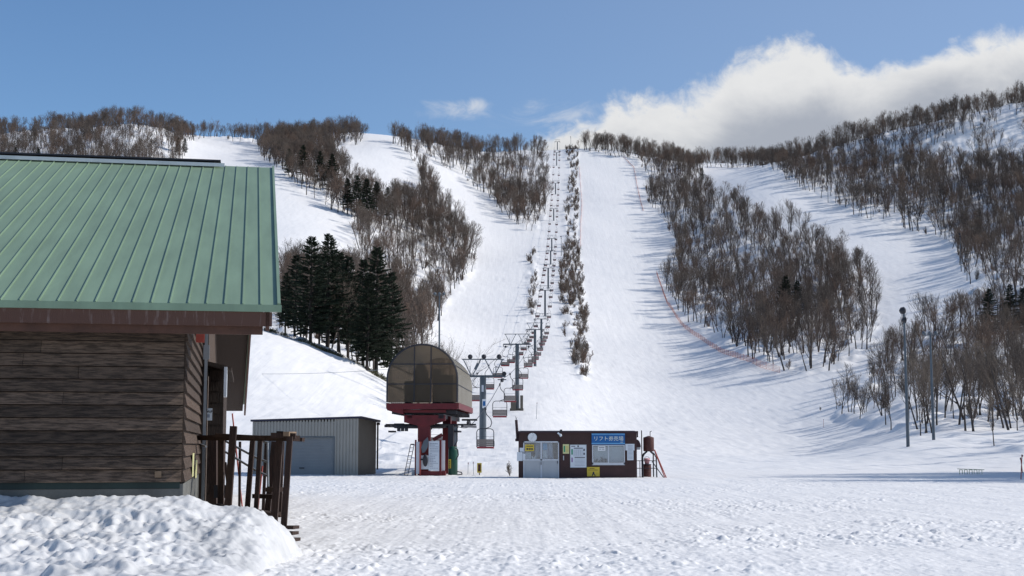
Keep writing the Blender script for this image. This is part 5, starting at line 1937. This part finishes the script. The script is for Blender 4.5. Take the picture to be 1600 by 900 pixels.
for i, (px, ty, Y, _) in enumerate(SP):
    X = (px - 800) / (FP * .994) * Y
    z = ground1(X, Y)
    h = P(px, ty, Y).z - z
    o = inst(SPR[(0, 1, 0, 2, 1, 1, 2, 2, 0, 1, 2)[i]])
    o.location = (X, Y, z)
    k = h / 17
    o.scale = (k * rt_.uniform(.95, 1.1), k * rt_.uniform(.95, 1.1), k)
    o.rotation_euler = (0, 0, rt_.uniform(0, 6.28))
    tag(o, labs[i], 'spruce', 'dark spruces left of the lift')
FS = [(448, 232, 275, 'dark conifer high on the left wood, leftmost of its row'), (470, 226, 283, 'dark conifer high on the left wood, second of its row'), (497, 236, 292, 'dark conifer high on the left wood, third of its row'),
      (516, 240, 300, 'dark conifer high on the left wood, rightmost of its row'), (541, 278, 335, 'dark conifer at the left end of the black clump above the spruces'), (556, 274, 342, 'pointed conifer in the black clump above the spruces'),
      (571, 278, 345, 'conifer in the middle of the black clump above the spruces'), (587, 283, 342, 'conifer right of the middle in the black clump above the spruces'), (604, 292, 345, 'low conifer at the right end of the black clump above the spruces'),
      (1228, 430, 504, 'dark conifer alone in the middle of the wedge-shaped wood'), (1246, 438, 506, 'smaller dark conifer beside another in the wedge-shaped wood'), (1100, 262, 284, 'small dark conifer near the top of the wedge-shaped wood'),
      (1545, 450, 530, 'dark conifer showing above the bare trees at the right'), (1578, 444, 532, 'right one of two dark conifers above the bare trees'), (1598, 450, 530, 'dark conifer cut by the right edge of the photo'),
      (272, 214, 240, 'small conifer on the left skyline slope beside the upper snowfield'), (283, 216, 243, 'small conifer nearest the upper left snowfield'), (16, 230, 262, 'small dark conifer just above the lodge ridge at far left'), (52, 232, 262, 'second small dark conifer above the lodge ridge')]
for i, (px, ty, by, lab) in enumerate(FS):
    Y = Yat(px, by, 250)
    X = (px - 800) / (FP * .994) * Y
    z = ground1(X, Y)
    h = P(px, ty, Y).z - z
    o = inst(SPR[i % 3]); o.location = (X, Y, z); k = max(.3, h / 17)
    o.scale = (k * 1.15, k * 1.15, k); o.rotation_euler = (0, 0, rt_.uniform(0, 6.28))
    tag(o, lab, 'conifer', 'dark conifers scattered in the woods')

# all broadleaf trees ----------------------------------------------------
rng = np.random.default_rng(12)
NC = 56000
u_ = rng.uniform(-.60, .60, NC); Y_ = np.sqrt(rng.uniform(92 ** 2, 1180 ** 2, NC)); X_ = u_ * Y_
Z_ = ground(X_, Y_)
px_, py_ = proj(X_, Y_, Z_)
woodid = np.full(NC, -1)
for i, p in enumerate(WOODS):
    m = inpoly(px_, py_, p) & (woodid < 0)
    woodid[m] = i
keep = woodid >= 0
pr = np.clip(0.60 + 0.9 * fbm(X_, Y_, 38, 3, 5), .18, 1)
pr = np.where(Y_ > 600, pr * .85, pr)
for poly, f in OPEN:
    pr = np.where(inpoly(px_, py_, poly), pr * f, pr)
pr = np.where(woodid == 7, pr * 1.4, pr)
pr = np.where(woodid == 3, pr * .95, pr)
pr = np.where(woodid == 0, np.maximum(pr, .45) * .80, pr)
pr = np.where((Y_ > 640) & (woodid != 0), pr * 1.05, pr)
pr = np.where(woodid == 4, np.clip(np.where(py_ > 400, 1.0, .75) + 1.0 * fbm(X_, Y_, 9, 2, 8), .05, 1), pr)
pr = np.where(woodid == 5, .4, pr)
pr = np.where((woodid == 7) & (Y_ < 262) & (px_ < 640) & (px_ > 430), pr * .5, pr)      # spruces stand there
pr = np.where((woodid == 7) & (Y_ < 200), 0, pr)
pr = np.where(woodid == 2, np.maximum(pr, .4) * np.where(py_ > 640, 1.6, .62), pr)
pr = np.where(woodid == 1, pr * .88, pr)
keep &= rng.uniform(0, 1, NC) < pr
# keep the lift line and the lodge area free
keep &= ~((np.abs(X_ - (-8.354 + AX * Y_)) < 4.2))
shr = ((woodid == 4) | (woodid == 5)) | (rng.uniform(0, 1, NC) < .09)
idx = np.where(keep)[0]
H_ = rng.uniform(6.6, 13.2, NC) * np.where(shr, 1, 1)
H_ = np.where(shr, rng.uniform(2.4, 5.4, NC), H_)
H_ = np.where((woodid == 2) & ~shr, rng.uniform(6.6, 10.6, NC), H_)
H_ = np.where((woodid == 2) & (px_ < 1380), H_ * .62, H_)
H_ = np.where((woodid == 2) & (py_ > 672) & (rng.uniform(0, 1, NC) < .5), H_ * .55, H_)
H_ = np.where((Y_ > 620) & ~shr, H_ * 1.15, H_)
H_ = np.where((woodid == 8) & ~shr, H_ * .8, H_)
H_ = np.where((woodid == 3) | (woodid == 7), H_ * .95, H_)
inview = (px_ > -15) & (px_ < 1615) & ~((px_ < 440) & (py_ > 300))
size = H_ / Y_
cand = idx[inview[idx]]
top = cand[np.argsort(-size[cand])][:300]
tset = set(top.tolist())
rest = np.array([i for i in idx if i not in tset])
GN = ['bare trees of the wedge-shaped wood', 'bare trees of the right hillside', 'bare trees near the right edge', 'bare trees between the two middle slopes', 'bare shrubs along the lift line', 'bare shrubs along the lift line', 'bare trees on the ridge top',
      'bare trees of the left wood', 'bare trees on the left hill']
PL = ['in the wedge-shaped wood between the two right-hand slopes', 'on the hillside above the right-hand slope', 'in the grove beside the floodlight poles at the right', 'in the wood between the two middle slopes', 'in the shrub strip beside the chairlift', 'beside the chairlift pylons',
      'on the ridge beside the main slope', 'in the wood behind the dark spruces', 'on the hill above the green roof']


def lab_for(i):
    w = int(woodid[i])
    sz = 'low bare shrub' if shr[i] else ('tall bare brown tree' if H_[i] > 10.3 else ('bare brown tree' if H_[i] > 7 else 'small bare tree'))
    if w == 2:
        pos = 'at the left tip' if px_[i] < 1370 else ('left of the dark floodlight pole' if px_[i] < 1419 else ('between the two floodlight poles' if px_[i] < 1459 else ('right of the floodlight poles, front row' if py_[i] > 672 else ('right of the floodlight poles, middle rows' if py_[i] > 600 else 'right of the floodlight poles, back rows'))))
        return '%s %s of the right grove' % (sz, pos)
    if w == 0:
        pos = 'along the orange net at the lower edge' if (px_[i] < 1235 and py_[i] > 520) else ('at the bottom right end' if py_[i] > 500 else 'in the upper middle')
        return '%s %s of the wedge-shaped wood' % (sz, pos)
    if w == 7:
        pos = 'behind the dark spruces' if px_[i] < 630 else ('right of the spruces near the grey pole' if py_[i] > 460 else 'at the upper right edge of the wood')
        return '%s %s, left of the lift' % (sz, pos)
    return '%s %s' % (sz, PL[w])


rr_ = random.Random(77)
for i in top:
    i = int(i)
    if shr[i]:
        pr_ = SHRUB[rr_.randrange(3)]; base = 4.5
    elif Y_[i] < 230:
        pr_ = FINE[rr_.randrange(5)]; base = 10.5
    else:
        pr_ = FAR[rr_.randrange(6)]; base = 10.5
    o = inst(pr_)
    k = H_[i] / base
    o.location = (X_[i], Y_[i], Z_[i] - .05)
    o.scale = (k * rr_.uniform(.85, 1.1), k * rr_.uniform(.85, 1.1), k)
    ln = .10 if woodid[i] == 2 else .05
    o.rotation_euler = (rr_.gauss(0, .04), rr_.gauss(-ln * .6, ln), rr_.uniform(0, 6.28))
    lb = lab_for(i)
    tag(o, lb, 'shrub' if shr[i] else 'tree', lb.replace('tall ', '').replace('small ', '').replace('low ', '').replace('tree ', 'trees ', 1).replace('shrub ', 'shrubs ', 1))
for p in FINE + FAR + SHRUB + SPR:                  # any prototype not placed above still stands as a real tree
    if p.name not in protos_used:
        j = int(rest[0]); rest = rest[1:]
        p.location = (X_[j], Y_[j], Z_[j]); protos_used.add(p.name)
        k = H_[j] / (10.5 if p not in SHRUB else 4.5)
        p.scale = (k, k, k)
        tag(p, 'bare tree ' + PL[int(woodid[j])], 'tree', GN[int(woodid[j])])

# one wide pale tree behind the station
big = bare_tree('bare_tree', 205, 9.5, .16, 14, 6, 5, 3, .0125, M['twig_pale'], M['bark_pale'], 1.55, .22)
Yb = 178; Xb = (700 - 800) / (FP * .994) * Yb
big.location = (Xb, Yb, ground1(Xb, Yb)); tag(big, 'wide pale bare tree with spreading twigs right of the grey pole behind the station', 'tree')
for (px, Y, k, lab) in ((672, 190, .95, 'bare tree just left of the grey pole behind the station hood'), (655, 200, 1.0, 'bare tree above the top of the station hood'), (640, 196, .9, 'bare tree beside the rightmost spruce above the hood')):
    o = copy_tree(FINE[1]); X = (px - 800) / (FP * .994) * Y
    o.location = (X, Y, ground1(X, Y)); o.scale = (k, k, k); o.rotation_euler = (0, 0, px); tag(o, lab, 'tree', 'bare trees behind the station hood')

# small dry stems
for (px, py, Y, k, lab) in ((797, 744, 79, .21, 'tiny dry sapling in the snow left of the ticket hut'), (1303, 640, 118, 1.0, 'lone bare sapling left of the right-hand grove'), (1324, 648, 120, 1.25, 'small bare tree at the very left of the right-hand grove'),
                            (1277, 642, 125, .2, 'tiny twig bush on the open snow near the red marker pole'), (1342, 655, 116, 1.1, 'short sapling in front of the right-hand grove tip')):
    if px > 1000: Y = Yat(px, py, 80)
    o = copy_tree(SHRUB[0] if k < .5 else FINE[3]); X = (px - 800) / (FP * .994) * Y
    o.location = (X, Y, ground1(X, Y)); b0 = k if k < .5 else k * .52
    o.scale = (b0, b0, b0); o.rotation_euler = (0, 0, px); tag(o, lab, 'sapling', 'saplings on open snow')

# the rest of the forest as one object of instances
pts = bpy.data.meshes.new('distant_forest')
oy = rng.uniform(72, 86, 30); ox = .368 * oy + 6 + rng.uniform(0, 13, 30)       # the grove goes on beyond the right edge of the photograph
k0 = rest[:0]
X_ = np.concatenate([X_, ox]); Y_ = np.concatenate([Y_, oy]); Z_ = np.concatenate([Z_, ground(ox, oy)]); H_ = np.concatenate([H_, rng.uniform(12, 16, 30)])
shr = np.concatenate([shr, np.zeros(30, bool)]); rest = np.concatenate([rest, np.arange(NC, NC + 30)])
nr = len(rest)
pts.vertices.add(nr)
pts.vertices.foreach_set('co', np.stack([X_[rest], Y_[rest], Z_[rest] - .1], -1).astype(np.float32).ravel())
var = np.where(shr[rest], 6 + rng.integers(0, 3, nr), rng.integers(0, 6, nr)).astype(np.int32)
scl = (H_[rest] / np.where(shr[rest], 4.5, 10.5)).astype(np.float32)
for nm, ty, arr in (('kind_index', 'INT', var), ('tree_scale', 'FLOAT', scl), ('tree_turn', 'FLOAT', rng.uniform(0, 6.28, nr).astype(np.float32)), ('tree_lean', 'FLOAT', rng.normal(0, .05, nr).astype(np.float32))):
    at = pts.attributes.new(nm, ty, 'POINT')
    at.data.foreach_set('value', arr)
fo = bpy.data.objects.new('distant_forest', pts)
COL.objects.link(fo)
tag(fo, 'leafless brown forest covering the hills and ridges between the ski slopes', 'forest', kind='stuff')
ng = bpy.data.node_groups.new('forest_scatter', 'GeometryNodeTree')
ng.interface.new_socket('Geometry', in_out='INPUT', socket_type='NodeSocketGeometry')
ng.interface.new_socket('Geometry', in_out='OUTPUT', socket_type='NodeSocketGeometry')
gi, go = ng.nodes.new('NodeGroupInput'), ng.nodes.new('NodeGroupOutput')
m2p = ng.nodes.new('GeometryNodeMeshToPoints')
ng.links.new(gi.outputs[0], m2p.inputs['Mesh'])


def attr(nm, ty):
    a = ng.nodes.new('GeometryNodeInputNamedAttribute'); a.data_type = ty; a.inputs['Name'].default_value = nm
    return a.outputs['Attribute']


ak, asc, atn, aln = attr('kind_index', 'INT'), attr('tree_scale', 'FLOAT'), attr('tree_turn', 'FLOAT'), attr('tree_lean', 'FLOAT')
rot = ng.nodes.new('ShaderNodeCombineXYZ'); ng.links.new(aln, rot.inputs[0]); ng.links.new(atn, rot.inputs[2])
sc3 = ng.nodes.new('ShaderNodeCombineXYZ')
for i in range(3): ng.links.new(asc, sc3.inputs[i])
join = ng.nodes.new('GeometryNodeJoinGeometry')
for k, pr_ in enumerate(FAR + SHRUB):
    jj = ng.nodes.new('GeometryNodeJoinGeometry')
    for ch in pr_.children:
        oi = ng.nodes.new('GeometryNodeObjectInfo'); oi.transform_space = 'ORIGINAL'
        oi.inputs['Object'].default_value = ch
        ng.links.new(oi.outputs['Geometry'], jj.inputs[0])
    cmp_ = ng.nodes.new('FunctionNodeCompare'); cmp_.data_type = 'INT'; cmp_.operation = 'EQUAL'
    ng.links.new(ak, cmp_.inputs[2]); cmp_.inputs[3].default_value = k
    iop = ng.nodes.new('GeometryNodeInstanceOnPoints')
    ng.links.new(m2p.outputs[0], iop.inputs['Points'])
    ng.links.new(cmp_.outputs[0], iop.inputs['Selection'])
    ng.links.new(jj.outputs[0], iop.inputs['Instance'])
    ng.links.new(rot.outputs[0], iop.inputs['Rotation'])
    ng.links.new(sc3.outputs[0], iop.inputs['Scale'])
    ng.links.new(iop.outputs[0], join.inputs[0])
ng.links.new(join.outputs[0], go.inputs[0])
md = fo.modifiers.new('scatter', 'NODES')
md.node_group = ng

# bamboo grass under the spruces
rn = random.Random(9)
q = MB()
for i in range(2400):
    px = rn.uniform(415, 640)
    e = 207 + abs(rn.gauss(0, 3.5))
    Y = e; X = (px - 800) / (FP * .994) * Y + rn.gauss(0, .1)
    if px > 600 and rn.random() < .5: continue
    if fbm(np.array([X]), np.array([Y]), 3, 2, 9)[0] < .03: continue
    z = ground1(X, Y)
    for k in range(4):
        a = rn.uniform(0, 6.28); h = rn.uniform(.25, .8); d = Vector((math.cos(a) * .5, math.sin(a) * .5, rn.uniform(.2, 1))).normalized()
        s_ = d.cross(Vector((0, 0, 1))).normalized() * .045
        p = Vector((X + rn.gauss(0, .25), Y + rn.gauss(0, .25), z - .05 + rn.uniform(0, .3)))
        q.add([p - s_ * .3, p + d * h * .5 - s_, p + d * h, p + d * h * .5 + s_], [(0, 1, 2, 3)])
o = q.build('bamboo_grass', M['bamboo'])
tag(o, 'green brown bamboo grass poking through snow under the spruces', 'undergrowth', kind='stuff')
print('TREES individual', len(top), 'rest', nr)
